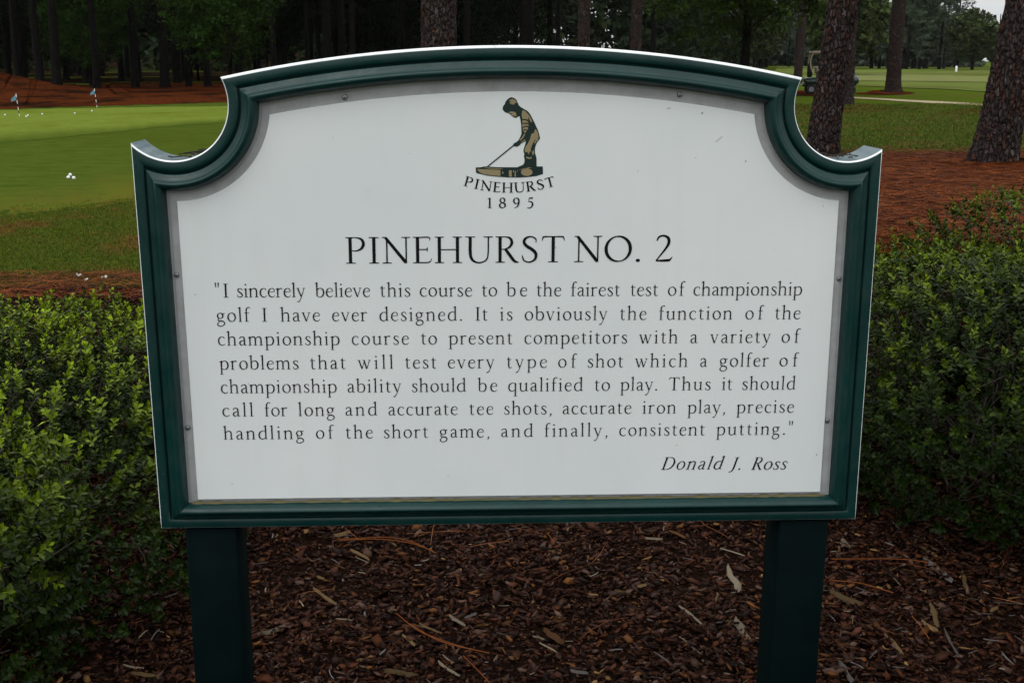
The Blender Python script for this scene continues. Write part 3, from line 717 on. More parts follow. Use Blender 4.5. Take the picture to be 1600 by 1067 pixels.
class Ink:
    st = 1.14
    def __init__(self, y):
        self.mb = MB(); self.y = y; self.k = 0
    def _y(self):
        self.k += 1
        return self.y - 0.00004 * (self.k % 9)
    def poly(self, p, mi=0, y=None):
        p = np.array(p, float)
        y = self._y() if y is None else y
        self.mb.add(np.stack([p[:, 0], np.full(len(p), y), p[:, 1]], -1), np.arange(len(p))[None], mi)
    def stroke(self, c, mi=0):
        """c: n x 3 of x, z, width in metres"""
        d = np.gradient(c[:, :2], axis=0)
        d /= np.linalg.norm(d, axis=1)[:, None] + 1e-12
        nn = np.stack([-d[:, 1], d[:, 0]], -1) * c[:, 2:3] / 2
        a, b = c[:, :2] + nn, c[:, :2] - nn
        v = np.concatenate([a, b])
        y = self._y()
        n = len(c)
        i = np.arange(n - 1)
        self.mb.add(np.stack([v[:, 0], np.full(2 * n, y), v[:, 1]], -1), np.stack([i, i + 1, n + i + 1, n + i], -1), mi)
    def glyph(self, ch, org, ex, ez, size, wt=1.0, shear=0.0):
        ex, ez = np.array(ex), np.array(ez)
        for kind, p in GL[ch][1]:
            if kind == 'pen':
                c = catmull(p)
                xy = org + size * ((c[:, :1] + shear * c[:, 1:2]) * ex + c[:, 1:2] * ez)
                self.stroke(np.c_[xy, c[:, 2] * size * wt])
            else:
                c = np.array(p, float)
                cc = c.mean(0); c = cc + (c - cc) * (0.6 + 0.4 * wt)
                self.poly(org + size * ((c[:, :1] + shear * c[:, 1:2]) * ex + c[:, 1:2] * ez))
    def word(self, text, x0, x1, zb, size, wt=1.0, shear=0.0, slope=0.0):
        """set a word between x0 and x1 with even letterspacing"""
        lsb = 0.03
        st = self.st
        nat = (sum(GL[c][0] for c in text) - 2 * lsb) * st
        gap = (x1 - x0) / size - nat
        gap = gap / max(len(text) - 1, 1)
        ex = (st, slope * st)
        x = x0 - lsb * size * st
        for c in text:
            org = np.array([x, zb + slope * (x - x0)])
            self.glyph(c, org, ex, (0.0, 1.0), size, wt, shear)
            x += (GL[c][0] * st + gap) * size

def sx_(px, py): return on_sign(px, py, PANEL_Y)[0]
LINES = [
 (464.5, 461.2, [('"I', 336.2, 357), ('sincerely', 370.7, 477), ('believe', 493.7, 578.2), ('this', 594.2, 641.2), ('course', 656.2, 737.5), ('to', 753, 776.5), ('be', 792.4, 823.4), ('the', 838.4, 876.6), ('fairest', 892.2, 968.1), ('test', 985, 1027.6), ('of', 1043.6, 1068.6), ('championship', 1083.4, 1252.6)]),
 (502.5, 498.4, [('golf', 339.5, 390), ('I', 410, 420.5), ('have', 439.5, 500), ('ever', 519.2, 573.7), ('designed.', 593.2, 722.5), ('It', 742.8, 761.5), ('is', 781.6, 800.7), ('obviously', 820, 948.4), ('the', 968.5, 1009.6), ('function', 1029.6, 1143.6), ('of', 1164.4, 1191.4), ('the', 1210.6, 1250)]),
 (539.6, 535.0, [('championship', 341.2, 530.7), ('course', 550, 638.7), ('to', 658, 682.5), ('present', 702, 800.3), ('competitors', 819.6, 979.7), ('with', 999, 1058.6), ('a', 1078.4, 1090), ('variety', 1110, 1203.4), ('of', 1221, 1248)]),
 (577.2, 572.0, [('problems', 344.2, 466.7), ('that', 485, 540), ('will', 560, 614.5), ('test', 633.2, 681.7), ('every', 700, 772.2), ('type', 791.8, 854.2), ('of', 872.2, 899.6), ('shot', 918, 973.2), ('which', 992.6, 1074), ('a', 1093.6, 1105.8), ('golfer', 1124.5, 1200.2), ('of', 1217.7, 1245.6)]),
 (614.2, 608.2, [('championship', 345.7, 526.2), ('ability', 543.2, 626.7), ('should', 643.7, 727.4), ('be', 747.4, 776.7), ('qualified', 794.2, 909.9), ('to', 928.9, 952.6), ('play.', 969.9, 1027.4), ('Thus', 1045, 1110), ('it', 1128, 1143.5), ('should', 1159.4, 1241.9)]),
 (650.4, 644.2, [('call', 348.2, 396.2), ('for', 414.2, 449.2), ('long', 466.7, 523), ('and', 540, 588.7), ('accurate', 607, 715), ('tee', 733.4, 770.7), ('shots,', 787.6, 862.3), ('accurate', 879, 986), ('iron', 1004, 1055.9), ('play,', 1074.8, 1133.2), ('precise', 1151.3, 1239.8)]),
 (686.4, 678.4, [('handling', 350.5, 475), ('of', 494.2, 520.5), ('the', 540.5, 582.5), ('short', 600, 668.7), ('game,', 687.5, 765), ('and', 783, 832), ('finally,', 851, 949.5), ('consistent', 967.6, 1100.6), ('putting."', 1119.8, 1238.4)]),
]
INK_Y = PANEL_Y - 0.0005
q = Ink(INK_Y)
for yl, yr, words in LINES:
    for wd, a, b in words:
        ya = yl + (yr - yl) * (a - 340) / 900
        yb = yl + (yr - yl) * (b - 340) / 900
        x0, z0 = on_sign(a, ya, PANEL_Y)
        x1, z1 = on_sign(b, yb, PANEL_Y)
        q.word(wd, x0, x1, z0, 0.0247, 1.10, 0, (z1 - z0) / (x1 - x0))
for mb in (q.mb,): mb.v = [v + np.array([0, 0, ZB]) for v in mb.v]
q.mb.build('quotation_lettering', M['ink'], panel)
q = Ink(INK_Y)
for wd, a, b in (('PINEHURST', 541.2, 881.5), ('NO.', 897.4, 1001.4), ('2', 1023.6, 1047.4)):
    ya, yb = 411.8 + (a - 541) * -0.0067, 411.8 + (b - 541) * -0.0067
    x0, z0 = on_sign(a, ya, PANEL_Y); x1, z1 = on_sign(b, yb, PANEL_Y)
    q.st = 1.25
    q.word(wd, x0, x1, z0, 0.0470, 1.12, 0, (z1 - z0) / (x1 - x0))
q.mb.v = [v + np.array([0, 0, ZB]) for v in q.mb.v]
q.mb.build('title_lettering', M['ink'], panel)
q = Ink(INK_Y)
for wd, a, b in (('Donald', 1032.8, 1126), ('J.', 1141, 1156.9), ('Ross', 1173.4, 1226.7)):
    x0, z0 = on_sign(a, 733.4, PANEL_Y); x1, z1 = on_sign(b, 732.6, PANEL_Y)
    q.word(wd, x0, x1, z0, 0.0247, 1.2, 0.27, -0.002)
q.mb.v = [v + np.array([0, 0, ZB]) for v in q.mb.v]
q.mb.build('signature_lettering', M['ink'], panel)

# golfer emblem, resort name on its curve and the founding year
def ez(zx, zy): return on_sign(700 + zx / 5.08, 130 + zy / 5.08, PANEL_Y)
q = Ink(INK_Y)
ESC = 1.045e-3 / 5.08
GD = [(505, 113), (528, 121), (543, 134), (555, 160), (562, 178), (580, 193), (602, 206), (628, 220), (645, 238), (660, 262), (675, 292), (688, 318), (700, 345), (713, 372), (722, 400), (730, 435), (726, 448), (712, 464), (698, 488), (690, 520), (690, 553), (698, 578), (703, 600), (703, 640), (704, 661),
      (752, 662), (754, 722), (700, 738), (640, 745), (560, 750), (480, 749), (400, 744), (310, 734), (240, 718), (222, 710), (221, 670), (262, 668), (285, 662), (312, 662), (400, 668), (550, 668), (572, 658), (594, 650), (606, 632), (608, 606), (603, 584), (605, 560), (598, 540), (603, 515), (612, 490), (620, 462),
      (600, 470), (578, 482), (570, 494), (548, 506), (526, 503), (515, 492), (522, 480), (545, 466), (558, 456), (572, 432), (583, 404), (582, 370), (580, 330), (574, 290), (568, 262), (550, 270), (540, 278), (524, 274), (508, 262), (494, 250), (482, 240), (462, 236), (444, 226), (433, 208), (436, 186), (450, 168), (458, 146), (474, 128), (488, 118)]
def epoly(pts, mi, y): q.poly([ez(*p) for p in pts], mi, y)
epoly(GD, 0, INK_Y)
c = np.array([[*ez(a, b), 10 * ESC] for a, b in ((520, 496), (420, 577), (330, 650), (312, 664))])
q.stroke(c)
TAN = [
 [(490, 133), (512, 127), (532, 136), (548, 155), (530, 160), (524, 172), (504, 170), (486, 158), (500, 148), (484, 143)],
 [(480, 231), (505, 226), (536, 232), (545, 258), (530, 268), (519, 258), (508, 262), (500, 250), (514, 246), (492, 240)],
 [(590, 216), (612, 222), (634, 246), (652, 270), (668, 300), (662, 316), (650, 300), (640, 268), (636, 292), (612, 284), (590, 288), (584, 250)],
 [(588, 298), (612, 294), (634, 306), (640, 318), (612, 314), (592, 322)],
 [(588, 330), (606, 324), (636, 328), (642, 342), (612, 338), (590, 352)],
 [(592, 360), (612, 348), (636, 352), (632, 372), (606, 366), (594, 378)],
 [(596, 384), (612, 374), (626, 382), (612, 396)],
 [(604, 402), (614, 404), (596, 438), (574, 458), (566, 452), (588, 430)],
 [(584, 466), (610, 446), (614, 456), (596, 466), (578, 476)],
 [(692, 366), (704, 376), (714, 400), (719, 432), (706, 444), (690, 450), (676, 474), (664, 500), (656, 522), (660, 548), (650, 540), (640, 568), (630, 548), (612, 548), (606, 536), (614, 508), (634, 480), (646, 456), (654, 432), (662, 404), (680, 398)],
 [(700, 446), (720, 440), (714, 452), (700, 466), (690, 484), (684, 470)],
 [(666, 548), (680, 530), (684, 560), (672, 576)],
 [(620, 584), (642, 590), (666, 586), (662, 600), (638, 602), (622, 596)],
 [(236, 682), (300, 684), (416, 690), (416, 738), (360, 734), (280, 722), (250, 708), (232, 690)],
 [(278, 668), (330, 672), (420, 678), (440, 684), (330, 680)],
 [(428, 700), (444, 712), (430, 722)],
 [(482, 692), (506, 692), (506, 744), (484, 744)], [(516, 692), (524, 690), (524, 708), (517, 710)], [(528, 712), (538, 690), (538, 744), (528, 744)],
 [(548, 690), (554, 698), (550, 712)],
]
for t in TAN: epoly(t, 1, INK_Y - 0.0005)
ax_ = np.linspace(0, 2 * np.pi, 28, endpoint=False)
epoly([(625 + 46 * math.cos(a), 708 + 29 * math.sin(a)) for a in ax_], 1, INK_Y - 0.0005)
epoly([(560, 688), (640, 670), (664, 672), (600, 686)], 1, INK_Y - 0.0005)
def shiftz(mb): mb.v = [v + np.array([0, 0, ZB]) for v in mb.v]
shiftz(q.mb)
q.mb.build('golfer_emblem', [M['emblem_dark'], M['emblem_tan']], panel)
q = Ink(INK_Y)
pts3 = [np.array(ez(130, 814)), np.array(ez(490, 868)), np.array(ez(847, 816))]
cc, rr = circ_fit(pts3)
txt = 'PINEHURST'
a0, a1 = (math.atan2(*(p - cc)[::-1]) for p in (pts3[0], pts3[2]))
size = 77 * ESC / K_
natw = sum(GL[c][0] for c in txt)
arc = abs(a1 - a0) * rr
gap = (arc / size - natw) / (len(txt) - 1)
s = 0.0
for ch in txt:
    a = a0 + (a1 - a0) * ((s + GL[ch][0] / 2) * size / arc)
    ex = np.array([-math.sin(a), math.cos(a)])
    ezv = np.array([-math.cos(a), -math.sin(a)])
    org = cc + rr * np.array([math.cos(a), math.sin(a)]) - ex * GL[ch][0] / 2 * size * 1.38
    q.glyph(ch, org, ex * 1.38, ezv, size, 1.7)
    s += GL[ch][0] + gap
shiftz(q.mb)
q.mb.build('curved_name_lettering', M['ink'], panel)
q = Ink(INK_Y)
for ch, xc in zip('1895', (330, 432, 543, 652)):
    x0, z0 = ez(xc, 991)
    size = 84 * ESC / K_
    q.glyph(ch, np.array([x0 - GL[ch][0] / 2 * size * 1.2, z0]), (1.2, 0), (0, 1), size, 1.5)
shiftz(q.mb)
q.mb.build('year_lettering', M['ink'], panel)
# little specks and a scratch on the panel
q = Ink(INK_Y)
g = rs(77)
for px, py, r_ in ((1097, 177, 2.2), (1045, 170, 1.2), (1087, 247, 1.3), (1165, 252, 2.0), (997, 268, 1.3), (1276, 710, 1.6), (470, 690, 1.3), (868, 387, 1.2), (388, 599, 1.0), (305, 460, 1.4), (700, 744, 1.2), (363, 756, 1.3), (1057, 695, 1.1), (820, 460, 1.2), (575, 300, 1.0), (640, 240, 1.0), (1286, 322, 1.2), (1150, 300, 0.9), (520, 215, 1.0), (1210, 390, 1.0)):
    x0, z0 = on_sign(px, py, PANEL_Y)
    a = np.linspace(0, 2 * np.pi, 8, endpoint=False)
    rad = r_ * 0.00085 * g.uniform(0.5, 1.2, 8)
    q.poly(np.stack([x0 + rad * np.cos(a), z0 + rad * np.sin(a)], -1))
for pl in (((1118, 222), (1124, 217), (1129, 213)), ((1042, 169.5), (1048, 169))):
    q.stroke(np.array([[*on_sign(a, b, PANEL_Y), 0.0007] for a, b in pl]))
shiftz(q.mb)
tag(q.mb.build('dirt_specks', mat('speck', (0.27, 0.26, 0.22), 0.9), panel), kind='stuff')

# ------------------------------------------------------------------ shrubs
def leaf_block(n, rng, lmin, lmax, asp=0.58, fold=0.12):
    """n leaves in local space: base at origin, pointing +z, upper side +x; (n,5,3)"""
    l = rng.uniform(lmin, lmax, n); wd = l * asp * rng.uniform(0.8, 1.15, n) / 2
    f = l * fold * rng.uniform(0.2, 1.2, n)
    z0 = np.zeros(n)
    V = np.stack([np.stack([z0, z0, z0], -1), np.stack([f, -wd, l * 0.60], -1), np.stack([-f * 0.4, z0, l], -1), np.stack([f, wd, l * 0.60], -1), np.stack([-f * 0.2, z0, l * 0.55], -1)], 1)
    return V
LEAF_F = np.array([[0, 4, 1], [1, 4, 2], [2, 4, 3], [3, 4, 0]])

def sprig(rng, n, length, lmin, lmax):
    h = np.sort(rng.uniform(0.12, 1.0, n)) * length
    az = np.arange(n) * 2.399 + rng.uniform(0, 6)
    k = h / length
    el = np.radians(np.where(k > 0.85, rng.uniform(48, 80, n), rng.uniform(15, 55, n)))
    V = leaf_block(n, rng, lmin, lmax)
    V *= np.where(k > 0.9, 0.8, 1.0)[:, None, None]
    d = np.stack([np.cos(az) * np.cos(el), np.sin(az) * np.cos(el), np.sin(el)], -1)
    upv = np.stack([-np.cos(az) * np.sin(el), -np.sin(az) * np.sin(el), np.cos(el)], -1)
    y = np.cross(d, upv)
    R = np.stack([upv, y, d], -1)
    V = np.einsum('nij,nkj->nki', R, V)
    V[:, :, 2] += h[:, None]
    return V, k

def make_shrub(name, loc, rx, ry, h, seed, label, nsprig, shoots, parent_group, lean=(0, 0), lmin=0.014, lmax=0.024, tall=0.12, fresh_lit=1.0):
    rng = rs(seed)
    root = empty(name, (loc[0], loc[1], 0.0), label, 'shrub', parent_group)
    protos = [sprig(rng, rng.randint(12, 20), rng.uniform(0.05, 0.10), lmin, lmax) for _ in range(14)]
    lumps = rng.normal(size=(16, 3)); lumps /= np.linalg.norm(lumps, axis=1)[:, None]
    lamp = rng.uniform(-0.38, 0.28, 16)
    def surf(d):
        b = 1 + (np.exp((d @ lumps.T - 1) * 9) * lamp).sum(1)
        return b
    d = rng.normal(size=(nsprig * 3, 3)); d /= np.linalg.norm(d, axis=1)[:, None]
    d = d[d[:, 2] > -0.80][:nsprig]
    n = len(d)
    depth = np.where(rng.rand(n) < 0.62, rng.uniform(0.90, 1.02, n), rng.uniform(0.45, 0.92, n))
    base = surf(d) * depth
    boxy = 1.0 / np.maximum(np.abs(d).max(1), 0.75) ** 0.45
    P = d * (base * boxy)[:, None] * np.array([rx, ry, h * 0.62])
    P[:, 2] += h * 0.40
    P[:, 0] += lean[0] * P[:, 2]; P[:, 1] += lean[1] * P[:, 2]
    axis = d * np.array([1 / rx, 1 / ry, 1 / h]) * min(rx, ry)
    axis = axis / np.linalg.norm(axis, axis=1)[:, None] * 0.7 + np.array([0, 0, 0.75]) + rng.normal(size=(n, 3)) * 0.38
    keep = P[:, 2] > 0.025
    P, axis, depth, d = P[keep], axis[keep], depth[keep], d[keep]
    # long new shoots standing out of the top
    stems = MB()
    LV, LC = [], []
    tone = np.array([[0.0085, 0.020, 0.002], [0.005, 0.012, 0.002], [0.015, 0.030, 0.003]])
    young = np.array([0.235, 0.330, 0.012])  # young growth, plus light on the upper sprigs, in one pale colour
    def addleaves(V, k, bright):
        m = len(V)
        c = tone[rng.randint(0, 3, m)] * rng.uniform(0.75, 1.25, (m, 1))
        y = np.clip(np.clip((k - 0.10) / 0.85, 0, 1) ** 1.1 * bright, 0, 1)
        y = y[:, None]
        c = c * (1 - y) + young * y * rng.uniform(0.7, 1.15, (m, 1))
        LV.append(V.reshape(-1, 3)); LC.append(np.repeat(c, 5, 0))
    B = basis(axis, rng)
    pid = rng.randint(0, len(protos), len(P))
    for i, (pv, pk) in enumerate(protos):
        s = np.where(pid == i)[0]
        if not len(s): continue
        sc = rng.uniform(0.8, 1.2, len(s))
        V = np.einsum('sij,nkj->snki', B[s], pv) * sc[:, None, None, None] + P[s][:, None, None]
        br = np.where(depth[s] > 0.84, 1.15 * rng.uniform(0.1, 1.0, len(s)) ** 1.1 * np.clip(-0.06 + 1.45 * d[s, 2], 0.02, 1) * fresh_lit, 0.03)  # young growth up top; shade on sides and inside put into the colour too
        m = len(pk)
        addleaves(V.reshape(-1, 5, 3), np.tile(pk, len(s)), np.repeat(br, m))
    for i in range(shoots):
        dd = rng.normal(size=3); dd[2] = abs(dd[2]) * 1.2 + 0.35; dd /= np.linalg.norm(dd)
        b = float(surf(dd[None])[0])
        p0 = dd * b * np.array([rx, ry, h * 0.62]) * 0.9; p0[2] += h * 0.40
        p0[0] += lean[0] * p0[2]; p0[1] += lean[1] * p0[2]
        ln = rng.uniform(0.5, 1.3) * tall
        ax = np.array([dd[0] * 0.5, dd[1] * 0.5, 1.0]) + rng.normal(size=3) * 0.22
        ax /= np.linalg.norm(ax)
        V, k = sprig(rng, int(10 + ln * 110), ln, lmin * 0.95, lmax * 1.05)
        R = basis(ax[None], rng)[0]
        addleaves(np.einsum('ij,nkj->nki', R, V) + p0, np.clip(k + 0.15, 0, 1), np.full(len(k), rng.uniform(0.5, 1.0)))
        stems.tube([p0 - ax * 0.05, p0 + ax * ln * 0.5, p0 + ax * ln * 0.97], [0.0016, 0.0013, 0.0007], 4)
    # main stems from the ground to the outside
    for i in range(46):
        j = rng.randint(len(P))
        a = np.array([rng.normal() * rx * 0.16, rng.normal() * ry * 0.16, -0.03])
        e = P[j] * 0.97
        mid = a * 0.5 + e * 0.5 + rng.normal(size=3) * 0.05 + np.array([0, 0, -0.06])
        t = np.linspace(0, 1, 7)[:, None]
        pp = a * (1 - t) ** 2 + 2 * mid * t * (1 - t) + e * t * t
        stems.tube(pp, np.linspace(0.0075, 0.0016, 7), 5, caps=False)
        for q_ in range(5):
            t0 = rng.uniform(0.45, 0.95)
            s0 = a * (1 - t0) ** 2 + 2 * mid * t0 * (1 - t0) + e * t0 * t0
            s1 = s0 + (rng.normal(size=3) * 0.08 + np.array([0, 0, 0.07]))
            stems.tube([s0, (s0 + s1) / 2 + rng.normal(size=3) * 0.01, s1], [0.0022, 0.0017, 0.001], 4, caps=False)
    V = np.concatenate(LV); Cc = np.concatenate(LC)
    nl = len(V) // 5
    Fq = (np.arange(nl)[:, None, None] * 5 + LEAF_F[None]).reshape(-1, 3)
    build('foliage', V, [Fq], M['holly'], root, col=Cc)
    stems.build('stems', M['twig'], root)
    return root
GRP = 'small leaved shrubs around the sign'
make_shrub('holly_shrub', (-1.62, 1.86), 0.84, 1.00, 0.57, 21, 'bright leafy green shrub just left of the sign, sloping down to dark stems', 5200, 60, GRP, fresh_lit=1.2, tall=0.15)
make_shrub('holly_shrub', (-2.75, 2.35), 0.72, 0.95, 0.55, 22, 'low green shrub at the left edge of the photo, behind the brighter ones', 3400, 36, GRP, fresh_lit=1.2, tall=0.15)
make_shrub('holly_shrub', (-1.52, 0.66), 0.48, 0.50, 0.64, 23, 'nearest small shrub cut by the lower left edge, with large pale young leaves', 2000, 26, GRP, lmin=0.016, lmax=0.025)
make_shrub('holly_shrub', (1.88, 2.00), 0.78, 0.78, 0.83, 24, 'dense dark green shrub just right of the sign frame', 5400, 46, GRP, fresh_lit=0.62)
make_shrub('holly_shrub', (2.62, 2.20), 0.80, 0.86, 1.06, 25, 'tallest shrub, at the right edge, with long upright pale shoots', 5600, 60, GRP, tall=0.17, fresh_lit=0.8)
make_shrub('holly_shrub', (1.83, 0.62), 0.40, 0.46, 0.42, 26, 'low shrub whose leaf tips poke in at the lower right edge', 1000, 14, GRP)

# ------------------------------------------------------------------ mulch chips, twigs, needles
def chips(name, n, sampler, seed, smin, smax, zlift=0.012, palette=None, ):
    rng = rs(seed)
    xy = sampler(rng, n)
    n = len(xy)
    K = 5
    ln = (smin + (smax - smin) * rng.rand(n) ** 2.2) * np.where(rng.rand(n) < 0.06, 1.6, 1.0)
    wd = ln * rng.uniform(0.14, 0.62, n)
    th = np.minimum(ln * rng.uniform(0.04, 0.13, n), 0.004)
    a = np.linspace(0, 2 * np.pi, K, endpoint=False)[None] + rng.uniform(-0.35, 0.35, (n, K))
    rr_ = rng.uniform(0.65, 1.1, (n, K))
    top = np.stack([np.cos(a) * rr_ * ln[:, None] / 2, np.sin(a) * rr_ * wd[:, None] / 2, th[:, None] / 2 + rng.uniform(-0.25, 0.25, (n, K)) * th[:, None]], -1)
    bot = top.copy(); bot[..., 2] -= th[:, None]; bot[..., :2] *= 0.92
    V = np.concatenate([top, bot], 1)
    tilt = rng.normal(0, 0.30, (n, 2))
    yaw = rng.uniform(0, 2 * np.pi, n)
    z = np.stack([tilt[:, 0], tilt[:, 1], np.ones(n)], -1); z /= np.linalg.norm(z, axis=1)[:, None]
    x = np.stack([np.cos(yaw), np.sin(yaw), np.zeros(n)], -1)
    x -= z * (x * z).sum(1)[:, None]; x /= np.linalg.norm(x, axis=1)[:, None]
    R = np.stack([x, np.cross(z, x), z], -1)
    V = np.einsum('nij,nkj->nki', R, V)
    zz = zlift + rng.uniform(0.0, 0.022, n) + 0.012 * np.sin(xy[:, 0] * 5 + 1) * np.sin(xy[:, 1] * 6)
    V += np.stack([xy[:, 0], xy[:, 1], zz], -1)[:, None]
    pal = np.array(palette if palette is not None else [[0.050, 0.019, 0.011], [0.034, 0.013, 0.008], [0.075, 0.029, 0.017], [0.070, 0.023, 0.010], [0.105, 0.060, 0.044], [0.045, 0.024, 0.019], [0.024, 0.011, 0.008], [0.14, 0.055, 0.018], [0.22, 0.12, 0.045]])
    pw = np.array([0.19, 0.18, 0.15, 0.14, 0.10, 0.10, 0.08, 0.045, 0.015]) if palette is None else np.full(len(pal), 1 / len(pal))
    c = pal[rng.choice(len(pal), n, p=pw / pw.sum())] * rng.uniform(0.12, 0.95, (n, 1))
    base = np.arange(n)[:, None] * (2 * K)
    topf = base + np.arange(K)[None]
    j = np.arange(K); k = (j + 1) % K
    sidef = (base[:, None] + np.stack([j, K + j, K + k, k], -1)[None]).reshape(-1, 4)
    o = build(name, V.reshape(-1, 3), [sidef, topf], M['chip'], col=np.repeat(c, 2 * K, 0))
    return tag(o, kind='stuff')
def samp_box(x0, x1, y0, y1):
    return lambda r, n: np.stack([r.uniform(x0, x1, n), r.uniform(y0, y1, n)], -1)
def samp_near(r, n):
    y = 0.45 + (r.rand(n) ** 1.25) * 1.75
    return np.stack([r.uniform(-1.75, 1.95, n), y], -1)
chips('bark_chips', 62000, samp_near, 41, 0.008, 0.044)
chips('bark_chips', 15000, samp_box(-4.2, 0.3, 2.4, 5.7), 43, 0.02, 0.060)
chips('bark_chips', 9000, samp_box(0.3, 5.0, 2.4, 6.9), 44, 0.02, 0.060)
chips('bark_chips', 26000, samp_box(-1.6, 2.0, 2.1, 5.9), 45, 0.012, 0.050)
# splinters of pale wood and weathered slivers: irregular tapered flakes
def splinter(px, py, ln, wd, ang, colr, seed, z=0.044):
    pass
rng = rs(55)
mb, cols = MB(), []
def sliver(p, ln, wd, yaw, c, tilt=0.0, bend=0.0):
    k = 7
    t = np.linspace(-0.5, 0.5, k)
    hw = wd * 0.36 * (1 - 0.75 * np.abs(2 * t) ** 7) * rng.uniform(0.55, 1.2, k) + 0.0004
    ca, sa = math.cos(yaw), math.sin(yaw)
    cx = t * ln; cy = bend * (t ** 2) * ln + rng.normal(0, wd * 0.06, k); cz = np.abs(np.sin(t * 3)) * 0.0 + t * ln * tilt
    rows = []
    for s, dz in ((1, 0.0), (0.1, 0.35 * wd), (-1, 0.0)):
        yy = cy + s * hw
        rows.append(np.stack([p[0] + cx * ca - yy * sa, p[1] + cx * sa + yy * ca, p[2] + cz + dz], -1))
    V = np.concatenate(rows)
    i = np.arange(k - 1)
    mb.add(V, np.concatenate([np.stack([i, i + 1, k + i + 1, k + i], -1), np.stack([k + i, k + i + 1, 2 * k + i + 1, 2 * k + i], -1)]))
    cols.append(np.repeat(np.array(c)[None], len(V), 0))
TANC, PALE, GREYW, ORG = (0.30, 0.19, 0.085), (0.42, 0.34, 0.24), (0.24, 0.21, 0.19), (0.26, 0.115, 0.04)
for px, py, lpx, wpx, adeg, c in ((430, 985, 62, 15, 35, PALE), (535, 835, 34, 12, 40, TANC), (508, 932, 44, 10, -16, TANC), (564, 867, 34, 9, -4, TANC), (572, 1032, 34, 10, 28, TANC), (1112, 1190 - 298, 0, 0, 0, TANC),
                                  (1146, 905, 40, 18, -52, PALE), (1160, 985, 34, 20, -40, PALE), (1003, 915, 22, 9, 62, TANC), (1086, 965, 60, 7, -28, PALE), (1322, 936, 62, 16, -6, TANC), (1467, 892, 62, 18, -24, GREYW),
                                  (1452, 862, 34, 10, -6, TANC), (1460, 962, 30, 13, -58, TANC), (1452, 978, 30, 9, 2, TANC), (1400, 1008, 44, 9, -30, TANC), (1322, 1048, 38, 13, -42, GREYW), (118, 983, 40, 18, 32, TANC), (90, 1012, 40, 13, 42, GREYW),
                                  (627, 1052, 60, 16, 10, TANC), (1018, 842, 40, 8, 20, PALE), (1060, 835, 30, 8, 6, ORG), (1145, 862, 44, 4, 4, PALE), (870, 862, 20, 12, 60, ORG), (866, 995, 36, 18, -8, ORG), (842, 996, 20, 6, 48, PALE),
                                  (857, 1011, 30, 5, 6, PALE), (1083, 1012, 30, 4, -6, PALE), (672, 982, 40, 6, 2, TANC), (715, 970, 28, 10, 0, PALE), (735, 962, 30, 8, 55, GREYW), (640, 1000, 22, 8, 0, TANC), (501, 903, 16, 8, 80, TANC), (446, 950, 24, 6, 78, ORG), (1245, 1020, 14, 4, 85, PALE), (1325, 988, 36, 5, 14, PALE), (228, 1055, 50, 12, 14, TANC), (208, 1042, 34, 6, 24, PALE),
                                  (1485, 1002, 44, 6, -48, GREYW), (1508, 910, 30, 10, -62, TANC), (1552, 952, 26, 10, 62, TANC), (1322, 850, 16, 12, 0, PALE), (905, 1050, 30, 10, 30, GREYW), (1040, 1030, 40, 5, -12, GREYW), (700, 1045, 40, 8, -10, PALE)):
    if lpx == 0: continue
    p = at(px, py, 0.029)
    r_ = np.linalg.norm(p - CAM)
    e1 = at(px + lpx / 2 * math.cos(RAD(adeg)), py - lpx / 2 * math.sin(RAD(adeg)), 0.046)
    dv = e1 - p
    ln = 2 * np.linalg.norm(dv)
    sliver(p, ln * 0.85, wpx * r_ / FPX * 0.95, math.atan2(dv[1], dv[0]), np.array(c) * rng.uniform(0.14, 0.36), bend=rng.uniform(-0.2, 0.2))
for i in range(560):
    p = np.array([rng.uniform(-1.5, 1.8), 0.5 + rng.rand() ** 1.2 * 1.6, rng.uniform(0.030, 0.046)])
    c = [TANC, PALE, GREYW, ORG, (0.30, 0.27, 0.26)][rng.randint(5)]
    sliver(p, rng.uniform(0.008, 0.045), rng.uniform(0.0015, 0.006), rng.uniform(0, 6.28), np.array(c) * rng.uniform(0.10, 0.45), rng.normal(0, 0.15), rng.uniform(-0.4, 0.4))
o = mb.build('wood_splinters', M['chip'], col=np.concatenate(cols))
tag(o, kind='stuff')

